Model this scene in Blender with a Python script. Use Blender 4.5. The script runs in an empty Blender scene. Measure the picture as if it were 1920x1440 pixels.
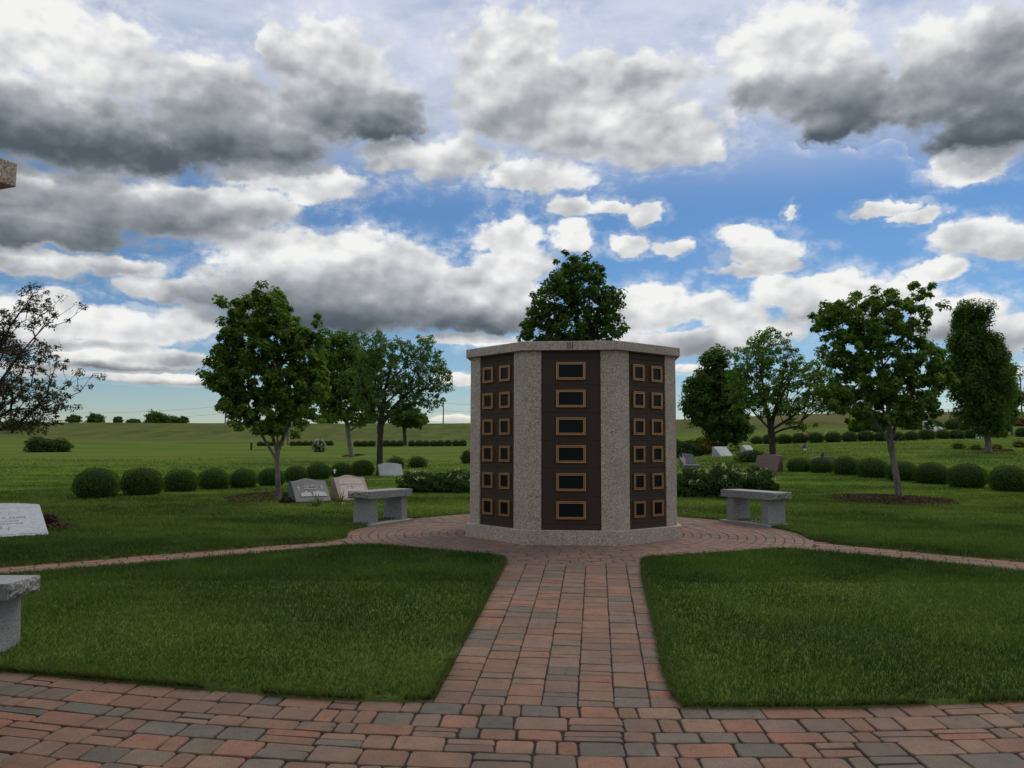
import bpy, math, random
import numpy as np
from mathutils import Matrix, Vector
from mathutils.geometry import delaunay_2d_cdt

random.seed(7)
rng = np.random.default_rng(7)
scene = bpy.context.scene
C = scene.collection
R = math.radians
PI = math.pi

# ------------------------------------------------------------------ camera
FPX, PITCH, ROLL, CAMZ = 1547.0, 0.0761, 0.0026, 1.67
cam_data = bpy.data.cameras.new("camera")
cam_data.sensor_width = 36.0
cam_data.lens = 36.0 * FPX / 1920.0
cam_data.clip_start = 0.05
cam_data.clip_end = 3000.0
cam = bpy.data.objects.new("camera", cam_data)
C.objects.link(cam)
cam.matrix_world = (Matrix.Translation((0, 0, CAMZ)) @ Matrix.Rotation(PI / 2 + PITCH, 4, 'X')
                    @ Matrix.Rotation(ROLL, 4, 'Z'))
scene.camera = cam

# ------------------------------------------------------------------ sky, sun, exposure
SUN_EL, SUN_AZ = R(52), R(38)          # azimuth measured from +Y towards +X


def nd(nt, typ, **kw):
    n = nt.nodes.new(typ)
    for k, v in kw.items():
        setattr(n, k, v)
    return n


def math_node(nt, op, a, b=None, c=None, clamp=False):
    n = nt.nodes.new('ShaderNodeMath')
    n.operation = op
    n.use_clamp = clamp
    for i, v in enumerate((a, b, c)):
        if v is None:
            continue
        if isinstance(v, (int, float)):
            n.inputs[i].default_value = v
        else:
            nt.links.new(v, n.inputs[i])
    return n.outputs[0]


def vmath(nt, op, a, b=None, c=None):
    n = nt.nodes.new('ShaderNodeVectorMath')
    n.operation = op
    for i, v in enumerate((a, b, c)):
        if v is None:
            continue
        if isinstance(v, (tuple, list)):
            n.inputs[i].default_value = v
        else:
            nt.links.new(v, n.inputs[i])
    return n.outputs['Value'] if op in ('LENGTH', 'DOT_PRODUCT', 'DISTANCE') else n.outputs['Vector']


def maprange(nt, v, a, b, c, d, smooth=True):
    n = nt.nodes.new('ShaderNodeMapRange')
    n.interpolation_type = 'SMOOTHSTEP' if smooth else 'LINEAR'
    nt.links.new(v, n.inputs['Value'])
    for k, x in (('From Min', a), ('From Max', b), ('To Min', c), ('To Max', d)):
        n.inputs[k].default_value = x
    return n.outputs['Result']


def ramp(nt, fac, stops, interp='LINEAR'):
    n = nt.nodes.new('ShaderNodeValToRGB')
    cr = n.color_ramp
    cr.interpolation = interp
    while len(cr.elements) < len(stops):
        cr.elements.new(0.5)
    for e, (p, col) in zip(cr.elements, stops):
        e.position = p
        e.color = (*col, 1)
    nt.links.new(fac, n.inputs['Fac'])
    return n.outputs['Color']


def mixc(nt, fac, a, b, blend='MIX'):
    n = nt.nodes.new('ShaderNodeMix')
    n.data_type = 'RGBA'
    n.blend_type = blend
    if isinstance(fac, (int, float)):
        n.inputs[0].default_value = fac
    else:
        nt.links.new(fac, n.inputs[0])
    for i, v in ((6, a), (7, b)):
        if isinstance(v, (tuple, list)):
            n.inputs[i].default_value = (*v[:3], 1)
        else:
            nt.links.new(v, n.inputs[i])
    return n.outputs[2]


def noise(nt, vec, scale, detail=5.0, rough=0.55, dist=0.0, color=False):
    n = nt.nodes.new('ShaderNodeTexNoise')
    n.inputs['Scale'].default_value = scale
    n.inputs['Detail'].default_value = detail
    n.inputs['Roughness'].default_value = rough
    n.inputs['Distortion'].default_value = dist
    if vec is not None:
        nt.links.new(vec, n.inputs['Vector'])
    return n.outputs['Color'] if color else n.outputs['Fac']


world = bpy.data.worlds.new("World")
scene.world = world
world.use_nodes = True
wt = world.node_tree
wt.nodes.clear()
w_out = wt.nodes.new('ShaderNodeOutputWorld')
sky = nd(wt, 'ShaderNodeTexSky', sky_type='NISHITA')
sky.sun_disc = False
sky.sun_elevation = SUN_EL
sky.sun_rotation = SUN_AZ
sky.air_density = 1.0
sky.dust_density = 0.15
sky.ozone_density = 1.6

# cumulus heaps as (azimuth, elevation, half width, half height, darkness) in degrees
CLOUDS_PX = [
 (50,60,170,95,.05),(190,110,105,80,.05),(60,225,230,80,.85),(150,262,250,62,1.0),(390,190,135,78,.55),(430,255,180,62,.85),(540,275,75,46,.6),
 (150,375,230,66,.65),(330,402,205,52,.55),(440,385,120,38,.35),(80,432,180,34,.7),(560,340,150,34,.2),
 (620,135,112,90,.35),(690,205,112,60,.85),(590,200,78,66,.6),(508,88,30,50,.08),
 (850,298,88,38,.22),(735,288,56,28,.3),(1008,335,100,32,.12),
 (960,110,110,88,.28),(1010,200,150,88,.36),(1150,150,150,46,.4),(1150,230,185,66,.2),(1250,262,115,44,.25),
 (1475,80,128,72,.12),(1555,150,128,66,.5),(1595,200,108,56,.9),(1430,165,66,38,.45),(1560,238,56,28,.8),
 (1760,80,80,56,.12),(1860,110,130,105,.72),(1885,225,140,74,.9),(1750,165,88,76,.6),(1820,312,84,30,.08),
 (1068,392,52,20,.1),(1150,385,45,14,.1),(1208,396,34,20,.12),(1068,446,38,27,.08),(1185,452,40,18,.08),(1265,464,34,13,.08),
 (1395,440,56,24,.02),(1440,475,72,34,.12),(1425,502,92,14,.2),
 (1665,388,56,11,.1),(1728,402,50,13,.1),(1818,440,70,32,.14),(1890,452,56,30,.2),(1750,500,66,20,.14),(1478,390,14,13,.05),
 (520,478,115,46,.06),(645,470,125,46,.15),(705,505,165,56,.38),(950,440,64,34,.03),(962,492,80,38,.2),(560,550,185,56,.75),(640,585,210,42,.95),
 (790,565,140,56,.5),(880,540,88,42,.1),(900,595,115,34,.85),(962,560,55,46,.12),
 (70,490,125,26,.35),(215,500,95,22,.35),(262,540,38,20,.08),(340,545,105,26,.5),
 (60,600,110,44,.12),(190,612,145,34,.04),(290,620,78,28,.12),(130,645,160,11,.5),
 (200,668,108,16,.04),(330,672,88,16,.35),(200,688,165,8,.55),(262,706,125,9,.1),(330,716,115,6,.4),(95,560,60,22,.2),(350,600,60,30,.3),(60,690,80,14,.2),
 (875,636,105,11,.05),(855,712,42,11,.1),(690,775,60,7,.1),(860,785,60,5,.12),
 (1225,552,66,28,.04),(1200,592,88,32,.2),(1330,572,58,26,.06),(1385,592,58,28,.18),(1460,552,58,34,.04),(1560,545,98,36,.1),(1570,585,105,26,.42),
 (1290,642,145,26,.42),(1430,622,78,22,.15),(1300,690,60,8,.15),
 (1700,540,56,28,.04),(1800,572,88,32,.1),(1885,620,66,38,.35),(1770,605,56,28,.32),(1850,700,90,14,.3),
]


def sky_deg(px, py):
    """compass bearing and height above the horizon, in degrees, of one direction of the view"""
    x, y = (px - 960) / FPX, (py - 720) / FPX
    d = Vector((x, math.cos(PITCH) + y * math.sin(PITCH), math.sin(PITCH) - y * math.cos(PITCH))).normalized()
    return math.degrees(math.atan2(d.x, d.y)), math.degrees(math.asin(d.z))


CLOUDS = []
for (px, py, rx, ry, dk) in CLOUDS_PX:
    a_, e_ = sky_deg(px, py)
    CLOUDS.append((a_, e_, abs(sky_deg(px + rx, py)[0] - sky_deg(px - rx, py)[0]) / 2, abs(sky_deg(px, py + ry)[1] - sky_deg(px, py - ry)[1]) / 2, dk))
tc = wt.nodes.new('ShaderNodeTexCoord')
D = tc.outputs['Generated']
sx = wt.nodes.new('ShaderNodeSeparateXYZ')
wt.links.new(D, sx.inputs[0])
az = math_node(wt, 'ARCTAN2', sx.outputs['X'], sx.outputs['Y'])
el = math_node(wt, 'ARCSINE', sx.outputs['Z'])
cb = wt.nodes.new('ShaderNodeCombineXYZ')
K = 180 / PI
wt.links.new(math_node(wt, 'MULTIPLY', az, K), cb.inputs[0])
wt.links.new(math_node(wt, 'MULTIPLY', el, K), cb.inputs[1])
P0 = cb.outputs[0]                                   # (azimuth, elevation) in degrees
PN = vmath(wt, 'MULTIPLY', P0, (1.0, 1.35, 1.0))
d1 = vmath(wt, 'SUBTRACT', noise(wt, PN, .16, 3.0, .55, color=True), (.5, .5, .5))
d2 = vmath(wt, 'SUBTRACT', noise(wt, PN, .55, 5.0, .6, color=True), (.5, .5, .5))
amp = maprange(wt, sx.outputs['Z'], 0.0, .3, .35, 1.0)
sc_ = wt.nodes.new('ShaderNodeVectorMath')
sc_.operation = 'SCALE'
wt.links.new(vmath(wt, 'MULTIPLY_ADD', d1, (2.6, 1.8, 0), vmath(wt, 'MULTIPLY', d2, (2.2, 1.6, 0))), sc_.inputs[0])
wt.links.new(amp, sc_.inputs['Scale'])
Pd = vmath(wt, 'ADD', P0, sc_.outputs[0])
sep_ = wt.nodes.new('ShaderNodeSeparateXYZ')
wt.links.new(Pd, sep_.inputs[0])
Pey = sep_.outputs['Y']
Msum = Wsum = Ssum = None
for (a, e, w, h, dk) in CLOUDS:
    q = vmath(wt, 'MULTIPLY_ADD', Pd, (1 / w, 1 / h, 0), (-a / w, -e / h, 0))
    m = math_node(wt, 'SUBTRACT', 1.42, vmath(wt, 'LENGTH', q))
    wgt = math_node(wt, 'MAXIMUM', m, 0.0)
    g_ = -.62 * (dk + .12) / h
    t = math_node(wt, 'MULTIPLY_ADD', Pey, g_, dk - g_ * e)
    Ssum = math_node(wt, 'MULTIPLY_ADD', wgt, t, Ssum if Ssum is not None else 0.0)
    Wsum = math_node(wt, 'ADD', wgt, Wsum) if Wsum is not None else wgt
    Msum = math_node(wt, 'SMOOTH_MAX', m, Msum, .12) if Msum is not None else m
# the rest of the sky, out of this view, carries clouds of the same kind
gen = noise(wt, D, 2.6, 6.0, .55)
genm = maprange(wt, gen, .42, .62, -.3, 1.1)
front = maprange(wt, math_node(wt, 'ABSOLUTE', az), R(38), R(50), 1.0, 0.0)
high = maprange(wt, el, R(31), R(38), 1.0, 0.0)
infront = math_node(wt, 'MULTIPLY', front, high)
Mf = wt.nodes.new('ShaderNodeMix')
Mf.data_type = 'FLOAT'
wt.links.new(infront, Mf.inputs[0])
wt.links.new(genm, Mf.inputs[2])
wt.links.new(Msum, Mf.inputs[3])
shade0 = math_node(wt, 'DIVIDE', Ssum, math_node(wt, 'MAXIMUM', Wsum, .02))
genshade = maprange(wt, gen, .5, .75, .1, .7)
Sf = wt.nodes.new('ShaderNodeMix')
Sf.data_type = 'FLOAT'
wt.links.new(infront, Sf.inputs[0])
wt.links.new(genshade, Sf.inputs[2])
wt.links.new(shade0, Sf.inputs[3])
nA = noise(wt, PN, .42, 8.0, .57)
PNup = vmath(wt, 'ADD', PN, (-.25, .75, 0))
nS = noise(wt, PN, .30, 3.0, .45)
nB = noise(wt, PNup, .30, 2.5, .45)
puff = math_node(wt, 'SUBTRACT', nS, nB)
dens = math_node(wt, 'MULTIPLY_ADD', math_node(wt, 'SUBTRACT', nA, .5), 1.35, Mf.outputs[0])
thin = math_node(wt, 'MULTIPLY', maprange(wt, dens, -.50, .30, 0.0, .42), maprange(wt, noise(wt, PN, .8, 6.0, .6), .38, .66, .1, 1.0))
alpha = math_node(wt, 'MAXIMUM', maprange(wt, dens, .16, .58, 0.0, 1.0), thin)
edge = maprange(wt, dens, .20, .95, .55, 1.0)
sh = math_node(wt, 'MULTIPLY', math_node(wt, 'MULTIPLY', Sf.outputs[0], .86), edge)
sh = math_node(wt, 'MULTIPLY_ADD', puff, -.80, sh)
sh = math_node(wt, 'MULTIPLY_ADD', math_node(wt, 'SUBTRACT', nA, .5), -.22, sh)
sh = math_node(wt, 'MULTIPLY_ADD', math_node(wt, 'SUBTRACT', noise(wt, PN, .25, 4, .5), .5), .6, sh)
ccol = ramp(wt, sh, [(0.0, (.90, .90, .89)), (.15, (.68, .69, .70)), (.38, (.40, .42, .45)),
                     (.66, (.22, .245, .275)), (.85, (.13, .155, .18)), (1.0, (.085, .11, .135))])
warm = maprange(wt, el, R(1), R(7), .7, 0.0)
ccol = mixc(wt, warm, ccol, (1.0, .955, .83), 'MULTIPLY')
skyc = mixc(wt, 1.0, sky.outputs[0], (.62, .90, 1.16), 'MULTIPLY')
skyc = mixc(wt, maprange(wt, el, R(-2), R(11), 1.0, 0.0), skyc, mixc(wt, 1.0, skyc, (1.50, 1.10, .90), 'MULTIPLY'))
# thin high cloud veil: whitens the upper sky unevenly
veiln = noise(wt, vmath(wt, 'MULTIPLY', P0, (.5, 1.5, 1)), .12, 5.0, .6)
veil = math_node(wt, 'MULTIPLY', maprange(wt, el, R(15.5), R(24), 0.0, 1.0), maprange(wt, veiln, .30, .60, .55, 1.0))
bg_sky = wt.nodes.new('ShaderNodeBackground')
wt.links.new(skyc, bg_sky.inputs[0])
bg_sky.inputs[1].default_value = .071
bg_veil = wt.nodes.new('ShaderNodeBackground')
bg_veil.inputs[0].default_value = (.63, .68, .82, 1)
bg_cloud = wt.nodes.new('ShaderNodeBackground')
wt.links.new(ccol, bg_cloud.inputs[0])
bg_cloud.inputs[1].default_value = 1.0
mx1 = wt.nodes.new('ShaderNodeMixShader')
wt.links.new(veil, mx1.inputs[0])
wt.links.new(bg_sky.outputs[0], mx1.inputs[1])
wt.links.new(bg_veil.outputs[0], mx1.inputs[2])
mx2 = wt.nodes.new('ShaderNodeMixShader')
wt.links.new(alpha, mx2.inputs[0])
wt.links.new(mx1.outputs[0], mx2.inputs[1])
wt.links.new(bg_cloud.outputs[0], mx2.inputs[2])
wt.links.new(mx2.outputs[0], w_out.inputs['Surface'])
world.cycles.sampling_method = 'NONE'

sun_data = bpy.data.lights.new("sun", 'SUN')
sun_data.energy = 1.3
sun_data.angle = R(30)
sun_data.color = (1.0, .93, .80)
sun = bpy.data.objects.new("sun", sun_data)
C.objects.link(sun)
sd = Vector((math.sin(SUN_AZ) * math.cos(SUN_EL), math.cos(SUN_AZ) * math.cos(SUN_EL), math.sin(SUN_EL)))
sun.rotation_euler = sd.to_track_quat('Z', 'Y').to_euler()
sun.location = sd * 60

scene.view_settings.view_transform = 'Standard'
scene.view_settings.look = 'None'
scene.view_settings.exposure = 0.0
scene.view_settings.gamma = 1.0
scene.render.engine = 'CYCLES'
scene.cycles.max_bounces = 6
scene.cycles.diffuse_bounces = 3
scene.cycles.transmission_bounces = 3
scene.cycles.transparent_max_bounces = 4

# ------------------------------------------------------------------ terrain
LY = np.array([-60, 0, 9.2, 12.5, 15, 31, 50, 68, 82, 90, 105, 170, 230, 420, 900], float)
LZ = np.array([-2.6, -1.67, -1.10, -1.085, -.97, -1.10, -.72, -.30, .02, .35, .85, 4.85, 5.6, 4.0, 2.0])
RY = np.array([-60, 0, 9.2, 12.5, 18.7, 25.8, 33, 41, 55, 75, 95, 140, 200, 420, 900], float)
RZ = np.array([-2.6, -1.67, -1.10, -1.085, -1.03, -.78, -.35, .26, .90, 1.72, 2.65, 6.3, 7.2, 6.0, 3.0])
_t = np.concatenate([np.arange(-60, 20, .1), np.arange(20, 900, .5)])


def _smooth(Y, Z):
    z = np.interp(_t, Y, Z)
    out = z.copy()
    for i, y in enumerate(_t):
        s = max(.25, .06 * abs(y))
        if 3 < y < 8.4 or y < -1:
            continue
        yy = y + np.linspace(-1.6, 1.6, 13) * s
        w = np.exp(-np.linspace(-1.6, 1.6, 13) ** 2)
        out[i] = (np.interp(yy, Y, Z) * w).sum() / w.sum()
    return out


_LZ, _RZ = _smooth(LY, LZ), _smooth(RY, RZ)


def gz(x, y):
    x = np.asarray(x, float)
    y = np.asarray(y, float)
    u = x / np.maximum(y, 3.0)
    t = np.clip((u + .11) / .62, 0, 1)
    t = t * t * (3 - 2 * t)
    z = np.interp(y, _t, _LZ) * (1 - t) + np.interp(y, _t, _RZ) * t
    sw = np.clip((y - 16) / 60, 0, 1)
    z = z + sw * (.10 * np.sin(x * .11 + 1.3) * np.sin(y * .09) + .06 * np.sin(x * .05 - y * .21))
    return z + CAMZ


def G(x, y):
    return float(gz(x, y))


def ray(px, py):
    dx, dy = px - 960.0, py - 720.0
    c, s = math.cos(-ROLL), math.sin(-ROLL)
    x, y = (dx * c - dy * s) / FPX, (dx * s + dy * c) / FPX
    return x, math.cos(PITCH) + y * math.sin(PITCH), math.sin(PITCH) - y * math.cos(PITCH)


def P3(px, py, Y):
    x, y, z = ray(px, py)
    k = Y / y
    return (x * k, Y, CAMZ + z * k)


def march(px, py):
    """ground point seen at this place of the photograph"""
    x, y, z = ray(px, py)
    prev = None
    for Y in np.concatenate([np.arange(3.5, 40, .05), np.arange(40, 260, .5)]):
        k = Y / y
        if CAMZ + z * k <= G(x * k, Y):
            return (x * k, Y, G(x * k, Y))
    return (x * 120 / y, 120.0, G(x * 120 / y, 120.0))


def atY(px, Y):
    """ground point at depth Y in the column px"""
    g = 0.0
    for _ in range(4):
        x, y, z = ray(px, 838 - (g - CAMZ) / Y * FPX)
        g = G(x * Y / y, Y)
    return (x * Y / y, Y, g)


def wn(x, y, sc, seed=0):
    """cheap smooth pseudo noise in 0..1"""
    r = np.random.default_rng(seed)
    v = 0
    for i in range(7):
        a = r.uniform(0, 2 * PI)
        f = sc * r.uniform(.6, 1.9)
        v = v + np.sin((x * math.cos(a) + y * math.sin(a)) * f + r.uniform(0, 6.28) + 1.3 * np.sin((x * math.sin(a) - y * math.cos(a)) * f * .7))
    return .5 + v / 9.0


# ------------------------------------------------------------------ mesh helpers
class MB:
    def __init__(self):
        self.v, self.f, self.mi, self.n = [], [], [], 0
        self.cols = []

    def add(self, verts, faces, mi=0, col=None):
        o = self.n
        self.v.extend([tuple(p) for p in verts])
        self.n += len(verts)
        self.f.extend([tuple(i + o for i in f) for f in faces])
        self.mi.extend([mi] * len(faces))
        if col is not None:
            self.cols.extend([col] * len(verts))
        return self

    def box(self, x0, x1, y0, y1, z0, z1, mi=0, M=None, col=None, bev=0.0):
        if bev > 0:
            vs = []
            b = bev
            for z, s in ((z0, b), (z0 + b, 0), (z1 - b, 0), (z1, b)):
                for (x, y) in ((x0 + s, y0 + b), (x0 + b, y0 + s), (x1 - b, y0 + s), (x1 - s, y0 + b),
                               (x1 - s, y1 - b), (x1 - b, y1 - s), (x0 + b, y1 - s), (x0 + s, y1 - b)):
                    vs.append((x, y, z))
            fs = [tuple(range(7, -1, -1)), tuple(range(24, 32))]
            for k in range(3):
                for i in range(8):
                    j = (i + 1) % 8
                    fs.append((k * 8 + i, k * 8 + j, k * 8 + 8 + j, k * 8 + 8 + i))
        else:
            vs = [(x0, y0, z0), (x1, y0, z0), (x1, y1, z0), (x0, y1, z0), (x0, y0, z1), (x1, y0, z1), (x1, y1, z1), (x0, y1, z1)]
            fs = [(3, 2, 1, 0), (4, 5, 6, 7), (0, 1, 5, 4), (1, 2, 6, 5), (2, 3, 7, 6), (3, 0, 4, 7)]
        if M is not None:
            vs = [tuple(M @ Vector(p)) for p in vs]
        return self.add(vs, fs, mi, col)

    def prism(self, poly, z0, z1, mi=0, M=None, bev=0.0, col=None):
        n = len(poly)
        if bev:
            cx = sum(p[0] for p in poly) / n
            cy = sum(p[1] for p in poly) / n
            ins = []
            for (x, y) in poly:
                d = math.hypot(x - cx, y - cy)
                k = 1 - bev / d
                ins.append((cx + (x - cx) * k, cy + (y - cy) * k))
            lv = [(ins, z0), (poly, z0 + bev), (poly, z1 - bev), (ins, z1)]
        else:
            lv = [(poly, z0), (poly, z1)]
        vs = [(x, y, z) for (pp, z) in lv for (x, y) in pp]
        k = len(lv)
        fs = [tuple(range(n - 1, -1, -1)), tuple(range((k - 1) * n, k * n))]
        for l in range(k - 1):
            for i in range(n):
                j = (i + 1) % n
                fs.append((l * n + i, l * n + j, (l + 1) * n + j, (l + 1) * n + i))
        if M is not None:
            vs = [tuple(M @ Vector(p)) for p in vs]
        return self.add(vs, fs, mi, col)

    def tube(self, pts, rad, n=6, mi=0, cap=True, col=None):
        pts = [Vector(p) for p in pts]
        if isinstance(rad, (int, float)):
            rad = [rad] * len(pts)
        vs, fs = [], []
        prevx = None
        for i, p in enumerate(pts):
            t = (pts[min(i + 1, len(pts) - 1)] - pts[max(i - 1, 0)])
            if t.length < 1e-9:
                t = Vector((0, 0, 1))
            t.normalize()
            a = prevx if prevx is not None else (Vector((1, 0, 0)) if abs(t.x) < .9 else Vector((0, 1, 0)))
            b = t.cross(a)
            if b.length < 1e-6:
                b = t.cross(Vector((0, 1, 0)))
            b.normalize()
            a = b.cross(t)
            prevx = a
            for k in range(n):
                th = 2 * PI * k / n
                vs.append(tuple(p + (a * math.cos(th) + b * math.sin(th)) * rad[i]))
        for i in range(len(pts) - 1):
            for k in range(n):
                j = (k + 1) % n
                fs.append((i * n + k, i * n + j, (i + 1) * n + j, (i + 1) * n + k))
        if cap:
            fs.append(tuple(range(n - 1, -1, -1)))
            fs.append(tuple(range((len(pts) - 1) * n, len(pts) * n)))
        return self.add(vs, fs, mi, col)

    def build(self, name, mats, parent=None, loc=None, smooth=False, M=None):
        me = bpy.data.meshes.new(name)
        me.from_pydata(self.v, [], self.f)
        if not isinstance(mats, (list, tuple)):
            mats = [mats]
        for m in mats:
            me.materials.append(m)
        if any(self.mi):
            me.polygons.foreach_set('material_index', self.mi)
        if self.cols and len(self.cols) == self.n:
            ca = me.color_attributes.new('Col', 'FLOAT_COLOR', 'POINT')
            arr = np.ones((self.n, 4), np.float32)
            arr[:, :3] = np.array(self.cols, np.float32)[:, :3]
            ca.data.foreach_set('color', arr.ravel())
        if smooth:
            me.polygons.foreach_set('use_smooth', [True] * len(me.polygons))
        me.update()
        return link(name, me, parent, loc, M)


def link(name, me, parent=None, loc=None, M=None):
    o = bpy.data.objects.new(name, me)
    C.objects.link(o)
    if parent is not None:
        o.parent = parent
    if M is not None:
        o.matrix_local = M
    if loc is not None:
        o.location = loc
    return o


def fast_mesh(name, V, F, mat, col=None, smooth=False):
    """V (n,3) float, F (m,k) int, all faces the same size"""
    V = np.asarray(V, np.float32)
    F = np.asarray(F, np.int32)
    me = bpy.data.meshes.new(name)
    m, k = F.shape
    me.vertices.add(len(V))
    me.vertices.foreach_set('co', V.ravel())
    me.loops.add(m * k)
    me.loops.foreach_set('vertex_index', F.ravel())
    me.polygons.add(m)
    me.polygons.foreach_set('loop_start', np.arange(0, m * k, k, dtype=np.int32))
    try:
        me.polygons.foreach_set('loop_total', np.full(m, k, np.int32))
    except Exception:
        pass
    for mm in (mat if isinstance(mat, (list, tuple)) else [mat]):
        me.materials.append(mm)
    if col is not None:
        ca = me.color_attributes.new('Col', 'FLOAT_COLOR', 'POINT')
        a = np.ones((len(V), 4), np.float32)
        a[:, :3] = col
        ca.data.foreach_set('color', a.ravel())
    if smooth:
        me.polygons.foreach_set('use_smooth', np.ones(m, bool))
    me.update(calc_edges=True)
    me.validate()
    return me


def tag(o, label, cat, group=None, kind=None):
    if label:
        o['label'] = label
    if cat:
        o['category'] = cat
    if group:
        o['group'] = group
    if kind:
        o['kind'] = kind
    return o


def thing(name, label, cat, loc=(0, 0, 0), rotz=0.0, group=None):
    o = bpy.data.objects.new(name, None)
    o.empty_display_size = .1
    C.objects.link(o)
    o.location = loc
    o.rotation_euler = (0, 0, rotz)
    return tag(o, label, cat, group)


def structure(o):
    o['kind'] = 'structure'
    return o


# ------------------------------------------------------------------ materials
def new_mat(name):
    m = bpy.data.materials.new(name)
    m.use_nodes = True
    nt = m.node_tree
    b = nt.nodes['Principled BSDF']
    return m, nt, b


def obj_co(nt):
    return nt.nodes.new('ShaderNodeTexCoord').outputs['Object']


def bump(nt, b, h, strength=.3, dist=.01):
    n = nt.nodes.new('ShaderNodeBump')
    n.inputs['Strength'].default_value = strength
    n.inputs['Distance'].default_value = dist
    nt.links.new(h, n.inputs['Height'])
    nt.links.new(n.outputs[0], b.inputs['Normal'])


def granite(name, c0, c1, c2, scale=110, rough=.75, bmp=.25, big=(.9, 1.08)):
    m, nt, b = new_mat(name)
    co = obj_co(nt)
    n1 = noise(nt, co, scale, 2.0, .7)
    n2 = noise(nt, co, scale * .45, 3.0, .6)
    col = ramp(nt, n1, [(.34, c0), (.50, c1), (.64, c2)])
    col = mixc(nt, maprange(nt, n2, .55, .68, 0, .8), col, c2)
    col = mixc(nt, maprange(nt, n2, .42, .33, 0, .7), col, c0)
    lg = noise(nt, co, 1.7, 4.0, .6)
    v = maprange(nt, lg, .3, .7, big[0], big[1])
    vc = nt.nodes.new('ShaderNodeCombineColor')
    for i in range(3):
        nt.links.new(v, vc.inputs[i])
    col = mixc(nt, 1.0, col, vc.outputs[0], 'MULTIPLY')
    nt.links.new(col, b.inputs['Base Color'])
    b.inputs['Roughness'].default_value = rough
    bump(nt, b, n1, bmp, .004)
    return m


def plain(name, col, rough=.6, metal=0.0, var=.12, scale=9.0, bmp=0.0, spec=None):
    m, nt, b = new_mat(name)
    co = obj_co(nt)
    n = noise(nt, co, scale, 5.0, .6)
    c = mixc(nt, n, tuple(x * (1 - var) for x in col), tuple(min(1, x * (1 + var)) for x in col))
    nt.links.new(c, b.inputs['Base Color'])
    b.inputs['Roughness'].default_value = rough
    b.inputs['Metallic'].default_value = metal
    if spec is not None:
        b.inputs['Specular IOR Level'].default_value = spec
    if bmp:
        bump(nt, b, noise(nt, co, scale * 4, 4.0, .6), bmp, .01)
    return m


def leafy(name, tint=(1, 1, 1), transl=.35, rough=.65):
    m, nt, b = new_mat(name)
    a = nt.nodes.new('ShaderNodeVertexColor')
    a.layer_name = 'Col'
    c = mixc(nt, 1.0, a.outputs['Color'], tint, 'MULTIPLY')
    nt.links.new(c, b.inputs['Base Color'])
    b.inputs['Roughness'].default_value = rough
    b.inputs['Specular IOR Level'].default_value = .12
    tr = nt.nodes.new('ShaderNodeBsdfTranslucent')
    c2 = mixc(nt, 1.0, c, (1.15, 1.25, .55), 'MULTIPLY')
    nt.links.new(c2, tr.inputs[0])
    ms = nt.nodes.new('ShaderNodeMixShader')
    ms.inputs[0].default_value = transl
    nt.links.new(b.outputs[0], ms.inputs[1])
    nt.links.new(tr.outputs[0], ms.inputs[2])
    nt.links.new(ms.outputs[0], nt.nodes['Material Output'].inputs['Surface'])
    return m


M_PINK = granite('pink_grey_granite', (.165, .120, .090), (.355, .287, .232), (.53, .455, .385), 105, .85)
M_DARKPANEL = granite('dark_brown_granite', (.024, .0145, .0095), (.039, .0245, .0165), (.058, .038, .026), 160, .62, .08)
M_DARKPANEL.node_tree.nodes['Principled BSDF'].inputs['Specular IOR Level'].default_value = .25
M_GREY = granite('grey_granite', (.12, .12, .12), (.23, .225, .22), (.34, .335, .33), 130, .6, .1)
M_ROCK = granite('rock_faced_granite', (.07, .065, .06), (.17, .16, .15), (.31, .30, .28), 60, .9, .6, (.75, 1.15))
M_MARBLE = granite('pale_marble', (.29, .305, .31), (.34, .355, .36), (.38, .395, .40), 30, .6, .02)
M_DARKSTONE = granite('dark_grey_stone', (.05, .048, .05), (.095, .09, .092), (.15, .14, .14), 120, .5, .1)
M_PINKSTONE = granite('rose_granite', (.19, .12, .10), (.33, .22, .19), (.44, .32, .28), 100, .7, .1)
M_PINKPALE = granite('rose_polished_panel', (.26, .20, .175), (.36, .29, .255), (.44, .36, .33), 100, .5, .05)
M_REDSTONE = granite('red_granite', (.06, .028, .026), (.11, .050, .046), (.18, .09, .08), 100, .5, .08)
M_REDPANEL = granite('red_polished_panel', (.055, .03, .026), (.085, .05, .044), (.12, .075, .066), 100, .5, .05)
M_POLISH = granite('polished_light_stone', (.22, .21, .21), (.33, .315, .31), (.42, .40, .40), 100, .4, .05)
M_BRONZE = plain('bronze', (.20, .088, .038), .5, .4, .3, 40)
M_BRONZE_HI = plain('bronze_edge', (.62, .34, .15), .35, .7, .15, 40)
M_PLATE = plain('dark_plate', (.004, .006, .009), .25, 0, .1, 20, 0, .12)
M_BLACK = plain('black_metal', (.012, .012, .013), .45, .2, .1, 20)
M_ENGRAVE = plain('engraving_dark', (.035, .032, .03), .8)
M_ENGRAVE_L = plain('engraving_grey', (.215, .225, .23), .8)
M_LETTER = plain('frosted_letter', (.50, .48, .46), .8)
M_WHITE = plain('white_paint', (.75, .75, .74), .5)
M_POLE = plain('weathered_pole', (.10, .085, .075), .85)
M_CONC = granite('pale_concrete', (.20, .19, .17), (.28, .27, .245), (.35, .34, .31), 60, .9, .3)
M_SOIL = plain('joint_sand', (.022, .017, .013), 1.0, 0, .4, 30, .5)
_nt = M_SOIL.node_tree
_b = _nt.nodes['Principled BSDF']
_c = mixc(_nt, maprange(_nt, noise(_nt, obj_co(_nt), 2.2, 5.0, .65), .56, .66, 0, .6), (.020, .015, .011), (.020, .028, .010))
_nt.links.new(_c, _b.inputs['Base Color'])
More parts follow.
